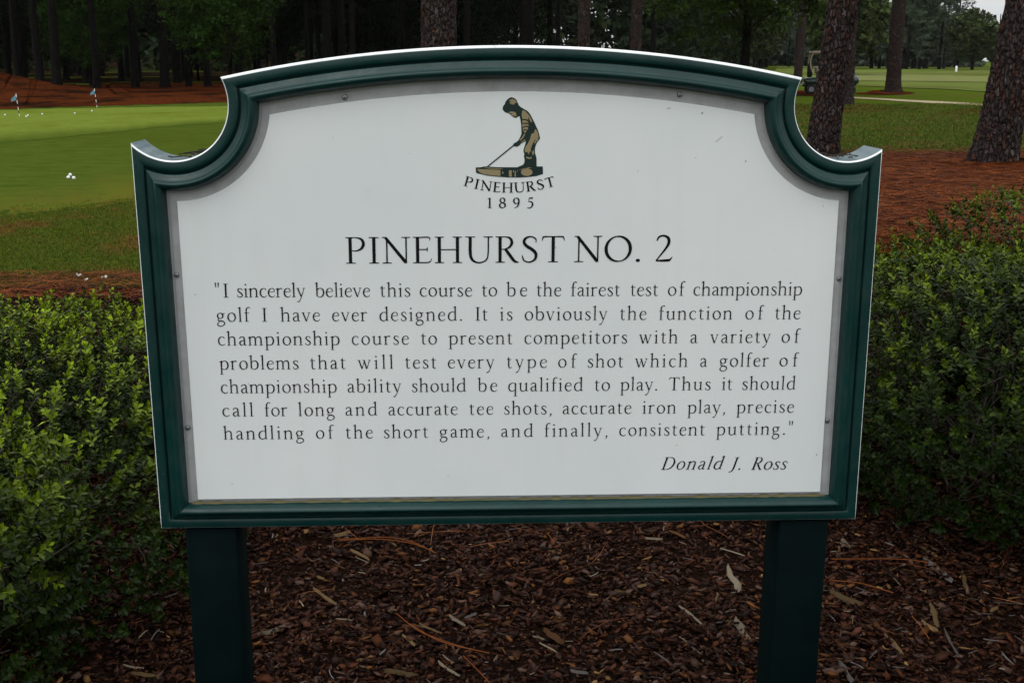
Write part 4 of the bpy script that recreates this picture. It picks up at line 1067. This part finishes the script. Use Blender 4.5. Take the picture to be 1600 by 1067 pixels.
def needles(name, n, sampler, seed, lmin, lmax, wd, pal, z=(0.02, 0.05), droop=0.3, up=0.12, mat_='straw_needle'):
    """fallen pine needles: thin bent three-point strips standing a little off the ground"""
    rng = rs(seed)
    xy = sampler(rng, n); n = len(xy)
    yaw = rng.uniform(0, 6.28, n); ln = rng.uniform(lmin, lmax, n)
    d = np.stack([np.cos(yaw), np.sin(yaw)], -1); s = np.stack([-d[:, 1], d[:, 0]], -1)
    zz = rng.uniform(z[0], z[1], n) + hump(xy[:, 0], xy[:, 1])
    bend = rng.normal(0, droop * 0.5, n)
    pts = []
    for t in (-0.5, -0.17, 0.17, 0.5):
        c = xy + d * (t * ln)[:, None] + s * (bend * (t * t - 0.08) * ln)[:, None]
        w_ = wd * (1 - abs(t) * 0.9)
        h = zz + up * ln * (0.25 - t * t) * rng.uniform(0, 1, n) + t * ln * rng.normal(0, 0.06, n)
        pts.append(np.concatenate([c + s * w_ / 2, h[:, None]], 1)); pts.append(np.concatenate([c - s * w_ / 2, h[:, None] + wd * 0.3], 1))
    V = np.stack(pts, 1)
    b = np.arange(n)[:, None, None] * 8
    F_ = (b + np.array([[0, 2, 3, 1], [2, 4, 5, 3], [4, 6, 7, 5]])[None]).reshape(-1, 4)
    pal = np.array(pal)
    c = pal[rng.randint(0, len(pal), n)] * rng.uniform(0.6, 1.25, (n, 1))
    return tag(build(name, V.reshape(-1, 3), [F_], M[mat_], col=np.repeat(c, 8, 0)), kind='stuff')
STRAW = [(0.20, 0.048, 0.012), (0.12, 0.029, 0.008), (0.27, 0.078, 0.021), (0.05, 0.016, 0.008), (0.03, 0.012, 0.008)]
def samp_right(r, n):
    y = 7.0 + 9.6 * r.rand(n) ** 0.85 + np.abs(r.normal(0, 0.55, n))
    return np.stack([r.uniform(2.6, 5.0, n) + (y - 6) * r.uniform(0, 0.62, n), y], -1)
needles('fallen_pine_needles', 42000, samp_right, 61, 0.12, 0.26, 0.0035, STRAW, (0.03, 0.09))
needles('fallen_pine_needles', 5000, samp_box(-4.3, -1.2, 5.3, 6.2), 62, 0.10, 0.2, 0.0028, STRAW, (0.015, 0.04))
needles('fallen_pine_needles', 40, samp_box(-1.4, 1.7, 0.6, 2.1), 63, 0.10, 0.2, 0.0016, [(0.22, 0.08, 0.03), (0.15, 0.05, 0.02)], (0.040, 0.055))
# the long curved needles that lie on the mulch under the board
mb = MB()
for pl in ([(527, 842), (560, 841), (600, 839), (640, 845), (682, 864)], [(530, 844), (590, 842), (640, 848), (676, 860)], [(620, 958), (640, 975), (660, 988), (700, 1003), (735, 1014)], [(640, 974), (690, 1002), (765, 1020)], [(724, 1024), (745, 1045), (765, 1066)],
           [(1296, 906), (1340, 910), (1370, 918), (1396, 926)], [(1300, 873), (1400, 873), (1450, 878)], [(855, 832), (862, 842), (866, 850)], [(1425, 962), (1440, 980), (1452, 998)]):
    p = np.array([at(a, b, 0.052) for a, b in pl])
    mb.tube(catmull(p, 5), 0.0014, 5)
o = mb.build('fallen_pine_needles', mat('orange_needle', (0.15, 0.045, 0.012), 0.7, 0.05))
tag(o, kind='stuff')
# needles and grit lodged in the two scooped shoulders of the board
mb = MB(); rng = rs(66)
for cx, cz, rad in ((cL[0], cL[1], rL), (cR[0], cR[1], rR)):
    for i in range(15):
        a = RAD(-90) + rng.normal(0, 0.28) + (0.12 if cx < 0 else -0.1)
        y = rng.uniform(0.02, 0.085)
        p = np.array([cx + (rad - 0.003) * math.cos(a), y, cz + ZB + (rad - 0.003) * math.sin(a)])
        dv = rng.normal(size=3) * 0.010; dv[2] = abs(dv[2]) * 0.12
        mb.tube([p - dv * [1, 1, 0], p + [0, 0, 0.002], p + dv], 0.0009, 4)
o = mb.build('pine_needle_litter', mat('dark_litter', (0.02, 0.014, 0.01), 0.9))
tag(o, kind='stuff')

# ------------------------------------------------------------------ grass blades
def grass(name, n, sampler, seed, h0, h1, pal, wd=0.004):
    rng = rs(seed)
    xy = sampler(rng, n); n = len(xy)
    k = 5
    c0 = np.repeat(xy, k, 0) + rng.normal(0, 0.018, (n * k, 2))
    nn = n * k
    h = rng.uniform(h0, h1, nn); yaw = rng.uniform(0, 6.28, nn)
    ln = rng.uniform(0.2, 0.9, nn) * h
    d = np.stack([np.cos(yaw), np.sin(yaw)], -1); s = np.stack([-d[:, 1], d[:, 0]], -1) * wd / 2
    g0 = hump(c0[:, 0], c0[:, 1])
    def P(c, z): return np.concatenate([c, (g0 + z)[:, None]], 1)
    V = np.stack([P(c0 + s, h * 0), P(c0 - s, h * 0), P(c0 + d * (ln * 0.35)[:, None] - s * 0.8, h * 0.6), P(c0 + d * (ln * 0.35)[:, None] + s * 0.8, h * 0.6), P(c0 + d * ln[:, None], h)], 1)
    b = np.arange(nn)[:, None]
    pal = np.array(pal)
    dry = np.sin(xy[:, 0] * 2.3 + 2 * np.sin(xy[:, 1] * 0.9)) * np.sin(xy[:, 1] * 1.9 + 1.3 * np.sin(xy[:, 0] * 1.1)) + 0.45 * np.sin(xy[:, 0] * 7.1 + xy[:, 1] * 3) * np.sin(xy[:, 1] * 6.3) + rng.normal(0, 0.35, n) > 0.62
    ci = np.where(dry | (rng.rand(n) < 0.06), len(pal) - 1, rng.randint(0, len(pal) - 1, n))
    c = np.repeat(pal[ci] * rng.uniform(0.6, 1.3, (n, 1)), k, 0)
    o = build(name, V.reshape(-1, 3), [b * 5 + np.array([[0, 1, 2, 3]]), b * 5 + np.array([[3, 2, 4]])], M['grassblade'], col=np.repeat(c, 5, 0))
    return tag(o, kind='stuff')
def samp_left(r, n):
    u = r.rand(n); y = 5.75 + u ** 1.4 * 5.6
    x0 = -1.75 - 0.29 * y; x1 = -1.1 - 0.18 * y
    x = x0 + (x1 - x0) * r.rand(n)
    lim = 9.3 + (x + 4.4) * 1.05 + wob(x, 31, 0.35, 2.0) + 0.5 * np.abs(r.normal(size=n)) * (r.rand(n) < 0.3)
    k = y < lim
    return np.stack([x[k], y[k]], -1)
GP = [(0.055, 0.088, 0.006), (0.072, 0.108, 0.008), (0.095, 0.130, 0.012), (0.075, 0.11, 0.009), (0.155, 0.085, 0.020)]
grass('rough_grass', 26000, samp_left, 71, 0.012, 0.032, GP)
def samp_rg(r, n):
    y = 16.8 + r.rand(n) ** 1.5 * 22
    return np.stack([(0.255 + r.rand(n) * 0.24) * (y + 1.9) - 0.1 + 0.4, y], -1)
grass('mown_grass', 26000, samp_rg, 72, 0.03, 0.07, [(0.052, 0.084, 0.007), (0.070, 0.105, 0.010), (0.098, 0.128, 0.016), (0.12, 0.105, 0.022)], 0.012)

# ------------------------------------------------------------------ trees
def trunk_mesh(name, r0, r1, H, lean, seed, segs, rings, m, flare=0.3, rel=0.022, cell=(0.062, 0.135), parent=None, zmax=None):
    rng = rs(seed)
    z = np.concatenate([np.linspace(-0.15, 6.0, int(rings * 0.8)), np.linspace(6.0, H, int(rings * 0.2) + 2)[1:]])
    th = np.linspace(0, 2 * np.pi, segs, endpoint=False)
    Z, T = np.meshgrid(z, th, indexing='ij')
    R = r0 + (r1 - r0) * np.clip(Z, 0, H) / H + r0 * flare * np.exp(-np.clip(Z, 0, 9) / 0.35) * (1 + 0.35 * np.sin(T * 5 + seed))
    if rel > 0:
        circ = 2 * np.pi * r0; nu = max(6, int(circ / cell[0]))
        u = T / (2 * np.pi) * nu; v = Z / cell[1]
        iu, iv = np.floor(u).astype(int), np.floor(v).astype(int)
        jt = rng.rand(nu, 900, 3)
        d1 = np.full(u.shape, 9.0); d2 = np.full(u.shape, 9.0); hv = np.zeros(u.shape)
        for a in (-1, 0, 1):
            for b in (-1, 0, 1):
                cu, cv = iu + a, iv + b
                j = jt[cu % nu, (cv + 50) % 900]
                d = np.hypot(cu + j[..., 0] - u, cv + j[..., 1] - v)
                lt = d < d1
                d2 = np.where(lt, d1, np.minimum(d2, d)); hv = np.where(lt, j[..., 2], hv); d1 = np.where(lt, d, d1)
        e = np.clip((d2 - d1) / 0.22, 0, 1)
        R = R + rel * (e * (0.55 + 0.75 * hv) - 0.5) + rng.normal(0, rel * 0.10, R.shape)
    ox = lean[0] * Z + 0.05 * np.sin(Z * 0.35 + seed) * np.clip(Z, 0, 3) / 3
    oy = lean[1] * Z
    V = np.stack([R * np.cos(T) + ox, R * np.sin(T) + oy, Z], -1).reshape(-1, 3)
    i = np.arange(len(z) - 1)[:, None] * segs; j = np.arange(segs)[None]; k = (j + 1) % segs
    F_ = np.stack([i + j, i + k, i + segs + k, i + segs + j], -1).reshape(-1, 4)
    return build(name, V, [F_], m, parent, smooth=True)

def clump_faces(rng, centres, radii, per, size, asp):
    """per leaf-like quads scattered about each centre"""
    n = len(centres)
    c = np.repeat(centres, per, 0)
    d = rng.normal(size=(n * per, 3)); d /= np.linalg.norm(d, axis=1)[:, None]
    off_ = d * (np.repeat(radii, per)[:, None] * rng.uniform(0.2, 1.0, (n * per, 1)))
    off_[:, 2] *= 0.6
    p = c + off_
    R = basis(d + np.array([0, 0, 0.3]) + rng.normal(size=d.shape) * 0.5, rng)
    s = size * rng.uniform(0.6, 1.3, n * per)
    q_ = np.array([[-0.5, 0, 0], [0, -asp / 2, 0.0], [0.5, 0, 0], [0, asp / 2, 0]])
    q_ = q_ @ np.array([[0, 0, 1.0], [0, 1, 0], [1, 0, 0]]).T
    V = np.einsum('nij,kj->nki', R, q_) * s[:, None, None] + p[:, None]
    return V.reshape(-1, 3), np.arange(n * per * 4).reshape(-1, 4)

def pine_crown(name, H, seed, z0, spread, nl, m=None, tufts=9, per=16, size=0.34, tone=(0.024, 0.042, 0.016)):
    """limbs with bottle-brush tufts of needles"""
    rng = rs(seed)
    C_, Rr = [], []
    wood = MB()
    for i in range(nl):
        z = z0 + (H - z0) * rng.rand() ** 0.8
        az = rng.uniform(0, 6.28)
        ln = spread * (1 - 0.65 * (z - z0) / (H - z0)) * rng.uniform(0.5, 1.1)
        tip = np.array([math.cos(az) * ln, math.sin(az) * ln, z + ln * rng.uniform(-0.15, 0.35)])
        b0 = np.array([0, 0, z])
        wood.tube([b0, b0 * 0.5 + tip * 0.5 + [0, 0, 0.15], tip], [0.05, 0.03, 0.012], 5, m=1, caps=False)
        for t in np.linspace(0.3, 1.0, tufts):
            C_.append(b0 * (1 - t) + tip * t + rng.normal(size=3) * 0.28); Rr.append(rng.uniform(0.25, 0.6))
    V, Fq = clump_faces(rng, np.array(C_), np.array(Rr), per, size, 0.16)
    wv = np.concatenate(wood.v); wf = np.concatenate(wood.f[4])
    c = np.repeat(np.repeat(np.array(tone)[None] * rng.uniform(0.5, 1.6, (len(C_), 1)), per, 0), 4, 0)
    c = np.concatenate([c, np.repeat([[0.04, 0.032, 0.027]], len(wv), 0)])
    return build(name, np.concatenate([V, wv]), [np.concatenate([Fq, wf + len(V)])], m or M['needle'], col=c, link=False)

def leaf_crown(name, seed, H, z0, spread, ncl, per, size, tone, asp=0.55, flat=1.0, rmin=0.25, rmax=0.6, limbs=16):
    rng = rs(seed)
    d = rng.normal(size=(ncl, 3)); d /= np.linalg.norm(d, axis=1)[:, None]
    r = rng.uniform(0.25, 1.0, ncl) ** 0.6
    lump = rng.normal(size=(9, 3)); lump /= np.linalg.norm(lump, axis=1)[:, None]
    b = 1 + (np.exp((d @ lump.T - 1) * 7) * rng.uniform(-0.4, 0.35, 9)).sum(1)
    zc, rz = (H + z0) / 2, (H - z0) / 2
    C_ = d * (r * b)[:, None] * np.array([spread, spread, rz]); C_[:, 2] += zc
    C_ = C_[C_[:, 2] > z0 * 0.6]
    V, Fq = clump_faces(rng, C_, rng.uniform(rmin, rmax, len(C_)), per, size, asp)
    c = np.repeat(np.repeat(np.array(tone)[None] * rng.uniform(0.45, 1.55, (len(C_), 1)) * np.array([1, 1, 1]), per, 0), 4, 0)
    wood = MB()
    for i in range(limbs):
        tip = C_[rng.randint(len(C_))] * 0.92
        b0 = np.array([0, 0, z0 * 0.7 + (tip[2] - z0 * 0.7) * 0.35])
        wood.tube([b0, b0 * 0.5 + tip * 0.5 + [0, 0, 0.1], tip], [0.045, 0.03, 0.01], 5, caps=False)
    wv = np.concatenate(wood.v); wf = np.concatenate(wood.f[4])
    c = np.concatenate([c, np.repeat([[0.035, 0.028, 0.022]], len(wv), 0)])
    return build(name, np.concatenate([V, wv]), [np.concatenate([Fq, wf + len(V)])], M['treeleaf'], col=c, link=False)

def clone(o, parent, loc=(0, 0, 0), rz=0.0, sc=(1, 1, 1), name=None):
    c = o.copy()
    if name: c.name = name
    COL.objects.link(c)
    c.parent = parent; c.location = loc; c.rotation_euler = (0, 0, rz); c.scale = sc
    return c

CR = [pine_crown('crown', 21 + i, 100 + i, 9.0 + i * 0.6, 4.2, 34, tufts=8, per=14) for i in range(3)]

# the near pines, each with its own trunk
def near_pine(px, py, r0, lean, seed, label, segs=120, rings=640):
    p = at(px, py)
    root = empty('pine_tree', (p[0], p[1], float(hump(p[0], p[1]))), label, 'pine tree')
    trunk_mesh('trunk', r0, r0 * 0.55, 21.5, lean, seed, segs, rings, M['bark'], rel=0.028, parent=root)
    clone(CR[seed % 3], root, (lean[0] * 14, lean[1] * 14, 0), seed * 1.3, name='crown')
    return root
near_pine(1283, 246, 0.222, (0.070, 0.0), 301, 'thick leaning pine with scaly bark just behind the right shoulder of the sign')
near_pine(1550, 262, 0.285, (0.105, 0.02), 302, 'broad reddish pine leaning right on the pine straw at the right edge')
near_pine(684, 241, 0.275, (0.0, 0.02), 303, 'large rough pine standing behind the top of the sign left of centre')
near_pine(1318, 163, 0.27, (0.0, 0.0), 304, 'straight pine half hidden behind the thick leaning pine', 72, 300)
near_pine(1394.5, 144.5, 0.33, (0.004, 0.0), 305, 'solitary pine with a flared foot on the lawn beyond the sandy path', 72, 300)
near_pine(911, 176, 0.165, (0.005, 0.0), 306, 'slim pale grey pine standing above the arched top of the sign', 48, 240)
near_pine(991, 172, 0.160, (-0.004, 0.0), 307, 'slim red brown pine right of the pale grey one above the sign', 48, 240)
near_pine(1246, 130, 0.26, (0.006, 0.0), 308, 'dark pine left of the golf cart', 40, 200)

# the dark wood: many dim trunks that nothing tells apart
TK = [trunk_mesh('trunk', 0.13 + 0.035 * i, 0.08, 19, (0.01 * (i - 1), 0.0), 320 + i, 20, 60, M['bark_shaded'], rel=0.02) for i in range(3)]
for t in TK: COL.objects.unlink(t)
rng = rs(400)
spots = [(30, 139), (64, 141), (90, 142), (152, 141), (212, 137), (258, 137), (295, 136), (325, 136), (826, 140), (871, 139), (1019, 128), (805, 132), (553, 140), (430, 138)]
wood = [at(a, b) for a, b in spots]
tries = 0
while len(wood) < 96 and tries < 4000:
    tries += 1
    y = rng.uniform(53, 100); x = rng.uniform(-0.56, 0.10) * y + rng.uniform(-2, 2)
    if x > 0.02 * y + 4 or (x < -15 and y < 53): continue
    if all(np.hypot(x - q_[0], y - q_[1]) > 2.6 for q_ in wood): wood.append(np.array([x, y, 0]))
WL = 'dim straight pine trunk in the dark wood beyond the practice green'
for i, p in enumerate(wood):
    root = empty('pine_tree', (p[0], p[1], float(hump(p[0], p[1]))), WL, 'pine tree', 'pines of the dark wood')
    s = rng.uniform(0.85, 1.15)
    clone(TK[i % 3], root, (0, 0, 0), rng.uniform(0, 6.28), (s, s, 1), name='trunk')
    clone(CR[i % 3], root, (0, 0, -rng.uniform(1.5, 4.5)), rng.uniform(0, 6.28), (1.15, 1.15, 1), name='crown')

# understory trees at the edge of the wood
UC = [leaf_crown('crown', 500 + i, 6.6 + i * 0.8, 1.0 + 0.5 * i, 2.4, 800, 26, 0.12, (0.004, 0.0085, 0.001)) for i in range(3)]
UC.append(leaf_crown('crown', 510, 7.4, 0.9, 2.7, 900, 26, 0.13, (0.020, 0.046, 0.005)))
UT = trunk_mesh('trunk', 0.07, 0.03, 6, (0.01, 0), 340, 10, 24, M['bark_shaded'], rel=0.0)
COL.objects.unlink(UT)
def understory(x, y, i, sc, label, group=None):
    root = empty('understory_tree', (x, y, float(hump(x, y))), label, 'tree', group)
    clone(UT, root, sc=(1, 1, sc), name='trunk')
    clone(UC[i % 3 if i < 90 else 3], root, rz=i * 1.7, sc=(sc, sc, sc), name='crown')
p = at(385, 141); understory(p[0], p[1] - 4, 90, 1.05, 'soft green young tree at the edge of the wood left of the sign arch')
p = at(122, 138); understory(p[0], p[1] + 2, 91, 0.9, 'leafy understory tree above the pine straw behind the left flag')
UL = 'dark leafy understory tree deep in the wood'
k = 0
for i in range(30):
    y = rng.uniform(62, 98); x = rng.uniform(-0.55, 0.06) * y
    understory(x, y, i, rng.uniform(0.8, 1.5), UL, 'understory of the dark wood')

# behind it the wood closes into one dark mass before an added hill
rng = rs(600)
n = 5200
u = rng.rand(n)
base = np.stack([-120 + u * 150, 104 + 26 * rng.rand(n) + 16 * u, np.zeros(n)], -1)
base[:, 2] = rng.rand(n) ** 0.8 * 15
V, Fq = clump_faces(rng, base, np.full(n, 1.6), 18, 0.9, 0.6)
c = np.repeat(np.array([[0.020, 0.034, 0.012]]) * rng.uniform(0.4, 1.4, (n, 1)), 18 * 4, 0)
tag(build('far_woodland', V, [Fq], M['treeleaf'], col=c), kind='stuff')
hx = np.linspace(-420, 14, 60); hv_ = np.linspace(0, 1, 14)
HX, HV = np.meshgrid(hx, hv_, indexing='ij')
HY = 140 + HV * 160 + 0.16 * (HX + 100) * (HX > -100)
HZ = np.sin(HV * math.pi) ** 0.8 * (17 + 2.5 * np.sin(HX * 0.05) + 1.5 * np.sin(HX * 0.13)) * np.clip((14 - HX) / 25, 0, 1) - 0.3
o = build('sky_blocking_hill', np.stack([HX, HY, HZ], -1).reshape(-1, 3), grid_faces(60, 14), M['forest_floor'], smooth=True)  # unseen hill, added to block sky light behind the wood
tag(o, kind='structure')

# low-branched broadleaf behind the right half of the arch
oc = leaf_crown('crown', 700, 12.5, 2.3, 5.2, 2000, 30, 0.16, (0.025, 0.047, 0.005), 0.6, rmin=0.3, rmax=0.8, limbs=30)
p = at(1160, 150)
root = empty('oak_tree', (p[0], p[1], 0), 'dark broadleaf tree with drooping branches behind the right side of the arch', 'tree')
trunk_mesh('trunk', 0.2, 0.08, 11, (0.01, 0), 341, 24, 60, M['bark_shaded'], parent=root)
clone(oc, root, name='crown')

# trees along the far side of the fairway
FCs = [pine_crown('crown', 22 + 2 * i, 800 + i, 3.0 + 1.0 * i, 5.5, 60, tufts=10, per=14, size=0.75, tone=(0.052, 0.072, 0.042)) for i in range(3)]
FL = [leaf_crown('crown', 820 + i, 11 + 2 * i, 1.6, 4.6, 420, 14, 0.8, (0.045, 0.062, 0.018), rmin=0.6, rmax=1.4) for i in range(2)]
FT = trunk_mesh('trunk', 0.28, 0.12, 21, (0.0, 0.0), 342, 12, 30, M['bark_shaded'], rel=0.0)
COL.objects.unlink(FT)
rng = rs(900)
FG = 'pines along the far side of the fairway'
def far_tree(x, y, kind, sc, label, group):
    root = empty('far_pine' if kind < 3 else 'far_broadleaf_tree', (x, y, 0), label, 'tree', group)
    clone(FT, root, sc=(sc, sc, sc if kind < 3 else 0.45), name='trunk')
    clone(FCs[kind] if kind < 3 else FL[kind - 3], root, rz=rng.uniform(0, 6.28), sc=(sc, sc, sc), name='crown')
p = at(1512, 112); far_tree(p[0] - 4, p[1] - 62, 0, 0.8, 'dark dense pine whose edge meets the white sky at the upper right', None)
p = at(1390, 112); far_tree(p[0] - 20, p[1] - 40, 3, 0.9, 'yellow green bushy tree beyond the fairway left of the solitary pine', None)
p = at(1505, 112); far_tree(p[0] - 14, p[1] - 66, 4, 0.55, 'small bright green tree beyond the fairway by the white marker post', None)
for px, y, sc_ in ((1532, 205, 0.62), (1549, 222, 0.60), (1566, 210, 0.52), (1588, 230, 0.6)):
    far_tree(-0.0973 + math.tan(math.atan((px - 800) / FPX) + YAW) * (y + 1.9), y, 3 + px % 2, sc_, 'low grey green tree under the open sky at the end of the fairway', 'low trees at the end of the fairway')
for i in range(58):
    t = rng.rand()
    px = 980 + t * 522
    y = rng.uniform(175, 250)
    x = -0.0973 + math.tan(math.atan((px - 800) / FPX) + YAW) * (y + 1.9)
    kind = rng.choice([0, 1, 2, 3], p=[0.3, 0.3, 0.25, 0.15])
    far_tree(x, y, kind, rng.uniform(0.75, 1.15), 'hazy grey green tree in the line across the fairway', FG)
n = 2600
u = rng.rand(n)
pxs = 960 + u * 548
yy = rng.uniform(255, 300, n)
base = np.stack([np.tan(np.arctan((pxs - 800) / FPX) + YAW) * yy, yy, rng.rand(n) * 10.5], -1)
V, Fq = clump_faces(rng, base, np.full(n, 2.4), 12, 1.7, 0.6)
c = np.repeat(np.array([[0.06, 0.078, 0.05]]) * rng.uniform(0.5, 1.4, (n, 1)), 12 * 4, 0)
tag(build('far_woodland', V, [Fq], M['treeleaf'], col=c), kind='stuff')

# ------------------------------------------------------------------ small things
t_ = np.linspace(0, np.pi, 9); u_ = np.linspace(0, 2 * np.pi, 16, endpoint=False)
TT, UU = np.meshgrid(t_, u_, indexing='ij')
BV = 0.02135 * np.stack([np.sin(TT) * np.cos(UU), np.sin(TT) * np.sin(UU), np.cos(TT)], -1).reshape(-1, 3)
bi = np.arange(8)[:, None] * 16; bj = np.arange(16)[None]; bk = (bj + 1) % 16
BF = np.stack([bi + bj, bi + 16 + bj, bi + 16 + bk, bi + bk], -1).reshape(-1, 4)
ball0 = None
for px, py, lab in ((8, 181.5, 'white golf ball at the left edge of the green'), (41, 184.7, 'front golf ball of the touching pair beside the left flagstick'), (43.5, 182.4, 'rear golf ball of the touching pair beside the left flagstick'),
                    (66, 179.6, 'lone golf ball just right of the left flagstick'), (116.8, 178.1, 'lone golf ball midway between the two flagsticks'), (143.4, 173.4, 'golf ball lying nearest the far flagstick'),
                    (110, 277, 'rear golf ball of the close trio on the near turf'), (107, 280.9, 'left golf ball of the close trio on the near turf'), (115.5, 281.8, 'right golf ball of the close trio on the near turf')):
    p = at(px, py)
    if ball0 is None: b = ball0 = build('golf_ball', BV, [BF], M['ball'], smooth=True)
    else:
        b = ball0.copy(); COL.objects.link(b)
    b.location = (p[0], p[1], float(hump(p[0], p[1])) + 0.032)
    tag(b, lab, 'golf ball', 'golf balls on the practice green')
for px, py, lab in ((30.5, 182.8, 'small blue practice flag on a banded stick, the nearer one at the left edge'), (151.5, 166.9, 'small blue practice flag on a banded stick, the farther one before the pine straw')):
    p = at(px, py)
    r_ = np.linalg.norm(p - CAM)
    root = empty('practice_flag', (p[0], p[1], float(hump(p[0], p[1]))), lab, 'flag', 'practice green flags')
    hp = 0.56
    top = np.array([-0.035, 0, hp])
    b = MB()
    kk = 7
    for i in range(kk):
        b.tube([top * i / kk, top * (i + 1) / kk], 0.0085, 8, m=i % 2)
    b.build('stick', [M['white'], M['black']], root)
    b = MB()
    gx, gz = np.meshgrid(np.linspace(0, 1, 7), np.linspace(-1, 1, 5), indexing='ij')
    fx = top[0] - 0.125 * gx
    fz = hp - 0.075 + 0.07 * gz * (1 - 0.55 * gx) - 0.09 * gx
    fy = 0.02 * np.sin(gx * 5) * gx
    b.add(np.stack([fx, fy, fz], -1), grid_faces(7, 5))
    b.add(np.stack([fx, fy + 0.003, fz], -1), grid_faces(7, 5)[:, ::-1])
    b.build('flag_cloth', M['blue'], root, smooth=True)
for px, py, s, lab in ((122.5, 436, 0.030, 'largest scrap of white litter on the rough by the pine straw'), (135, 443.5, 0.017, 'smallest white scrap between the two other scraps on the rough'), (164, 439.5, 0.024, 'thin pale scrap on the rough nearest the sign')):
    p = at(px, py)
    g = rs(int(px))
    gx, gy = np.meshgrid(np.linspace(-1, 1, 6), np.linspace(-1, 1, 5), indexing='ij')
    zz = 0.025 + 0.012 * np.sin(gx * 3 + px) * np.cos(gy * 2.5) + g.rand(6, 5) * 0.008
    V = np.stack([gx * s * (1 - 0.3 * gy ** 2), gy * s * 0.6 * (1 - 0.4 * gx ** 2), zz], -1).reshape(-1, 3)
    o = build('paper_scrap', np.concatenate([V, V - [0, 0, 0.002]]), [np.concatenate([grid_faces(6, 5), grid_faces(6, 5)[:, ::-1] + 30])], M['scrap'], smooth=True)
    o.location = (p[0], p[1], 0); o.rotation_euler = (0, 0, px)
    tag(o, lab, 'litter', 'white scraps on the rough')
p = at(1494, 109)
b = MB(); b.tube([(0, 0, 0), (0, 0, 0.72), (0, 0, 0.78)], [0.13, 0.13, 0.08], 12)
o = b.build('marker_post', M['white'], smooth=True, sharp=40)
o.location = (p[0] * 0.78, (p[1] + 1.89) * 0.78 - 1.89, 0.0)
tag(o, 'short white marker post on the far side of the fairway', 'post')

# golf cart, parked side-on behind the leaning pine, its rear to the left
p = at(1290, 148)
cart = empty('golf_cart', (p[0] + 0.12, p[1], 0.0), 'beige roofed golf cart parked behind the leaning pine', 'golf cart', rz=RAD(-12))
b = MB(); b.box((0, 0, 1.78), (1.80, 1.15, 0.11), bev=0.035); b.box((0, 0, 1.845), (1.45, 0.9, 0.03), bev=0.012); b.build('roof', M['cart_beige'], cart)
for y in (-0.52, 0.52):
    b = MB(); b.tube(catmull([(-0.80, y, 1.775), (-0.90, y, 1.45), (-0.86, y, 1.15), (-0.74, y, 0.86)], 5), [0.035] * 16, 8); b.build('roof_post', M['cart_beige'], cart, smooth=True)
    b = MB(); b.tube([(0.80, y, 1.775), (0.92, y, 1.30), (1.02, y, 0.86)], 0.022, 8); b.build('roof_post', M['steel'], cart, smooth=True)
b = MB(); b.box((-0.62, 0, 0.56), (0.95, 1.14, 0.34), bev=0.08); b.box((-1.02, 0, 0.42), (0.30, 1.0, 0.16), bev=0.05); b.build('rear_body', M['cart_green'], cart)
b = MB(); b.box((0.90, 0, 0.62), (0.62, 1.10, 0.46), bev=0.14); b.build('front_cowl', M['cart_green'], cart)
b = MB(); b.box((0.18, 0, 0.33), (1.3, 1.08, 0.07), bev=0.02); b.box((-1.16, 0, 0.40), (0.08, 0.9, 0.07), bev=0.02); b.build('floor_pan', M['cart_beige'], cart)
b = MB(); b.box((-0.22, 0, 0.80), (0.52, 1.06, 0.13), bev=0.05); b.build('seat', M['cart_beige'], cart)
b = MB(); b.box((-0.56, 0, 1.04), (0.13, 1.06, 0.34), bev=0.05, rot=[[0.98, 0, -0.17], [0, 1, 0], [0.17, 0, 0.98]]); b.build('backrest', M['cart_beige'], cart)
b = MB(); b.box((0.96, 0, 1.30), (0.012, 0.98, 0.86), rot=[[0.985, 0, -0.17], [0, 1, 0], [0.17, 0, 0.985]]); b.build('windscreen', M['glass'], cart)
b = MB(); tt = np.linspace(0, 2 * np.pi, 21); b.tube(np.stack([0.52 + 0.10 * np.cos(tt), 0.28 + 0.18 * np.sin(tt), 1.00 + 0.10 * np.cos(tt)], -1), 0.014, 6); b.tube([(0.52, 0.28, 1.0), (0.72, 0.28, 0.72)], 0.018, 6); b.build('steering_wheel', M['black'], cart, smooth=True)
b = MB(); b.box((-0.84, 0.24, 1.02), (0.22, 0.26, 0.62), bev=0.07); b.build('golf_bag', M['black'], cart)
for y in (-0.36, 0.36):
    b = MB(); b.box((1.205, y, 0.66), (0.03, 0.18, 0.09), bev=0.01); b.build('headlight', M['white'], cart)
for x in (-0.78, 0.88):
    for y in (-0.50, 0.50):
        b = MB(); aa = np.linspace(0, 2 * np.pi, 21)
        b.tube(np.stack([x + 0.16 * np.cos(aa), np.full(21, y), 0.23 + 0.16 * np.sin(aa)], -1), 0.072, 10, caps=False)
        wheel = b.build('wheel', M['black'], cart, smooth=True)
        b = MB(); b.tube([(x, y - 0.05, 0.23), (x, y + 0.05, 0.23)], 0.115, 16); b.build('rim', M['rim'], wheel)

# ------------------------------------------------------------------ damp air
m = bpy.data.materials.new('haze_air')
m.use_nodes = True
m.node_tree.nodes.clear()
pv = m.node_tree.nodes.new('ShaderNodeVolumePrincipled')
pv.inputs['Color'].default_value = (0.86, 0.92, 0.90, 1)
pv.inputs['Density'].default_value = 0.00006
pv.inputs['Anisotropy'].default_value = 0.2
L(m, pv.outputs[0], m.node_tree.nodes.new('ShaderNodeOutputMaterial').inputs['Volume'])
b = MB(); b.box((0, 1990 / 2 - 0, 17), (3000, 2400, 38))
o = b.build('haze', m)
tag(o, kind='stuff')
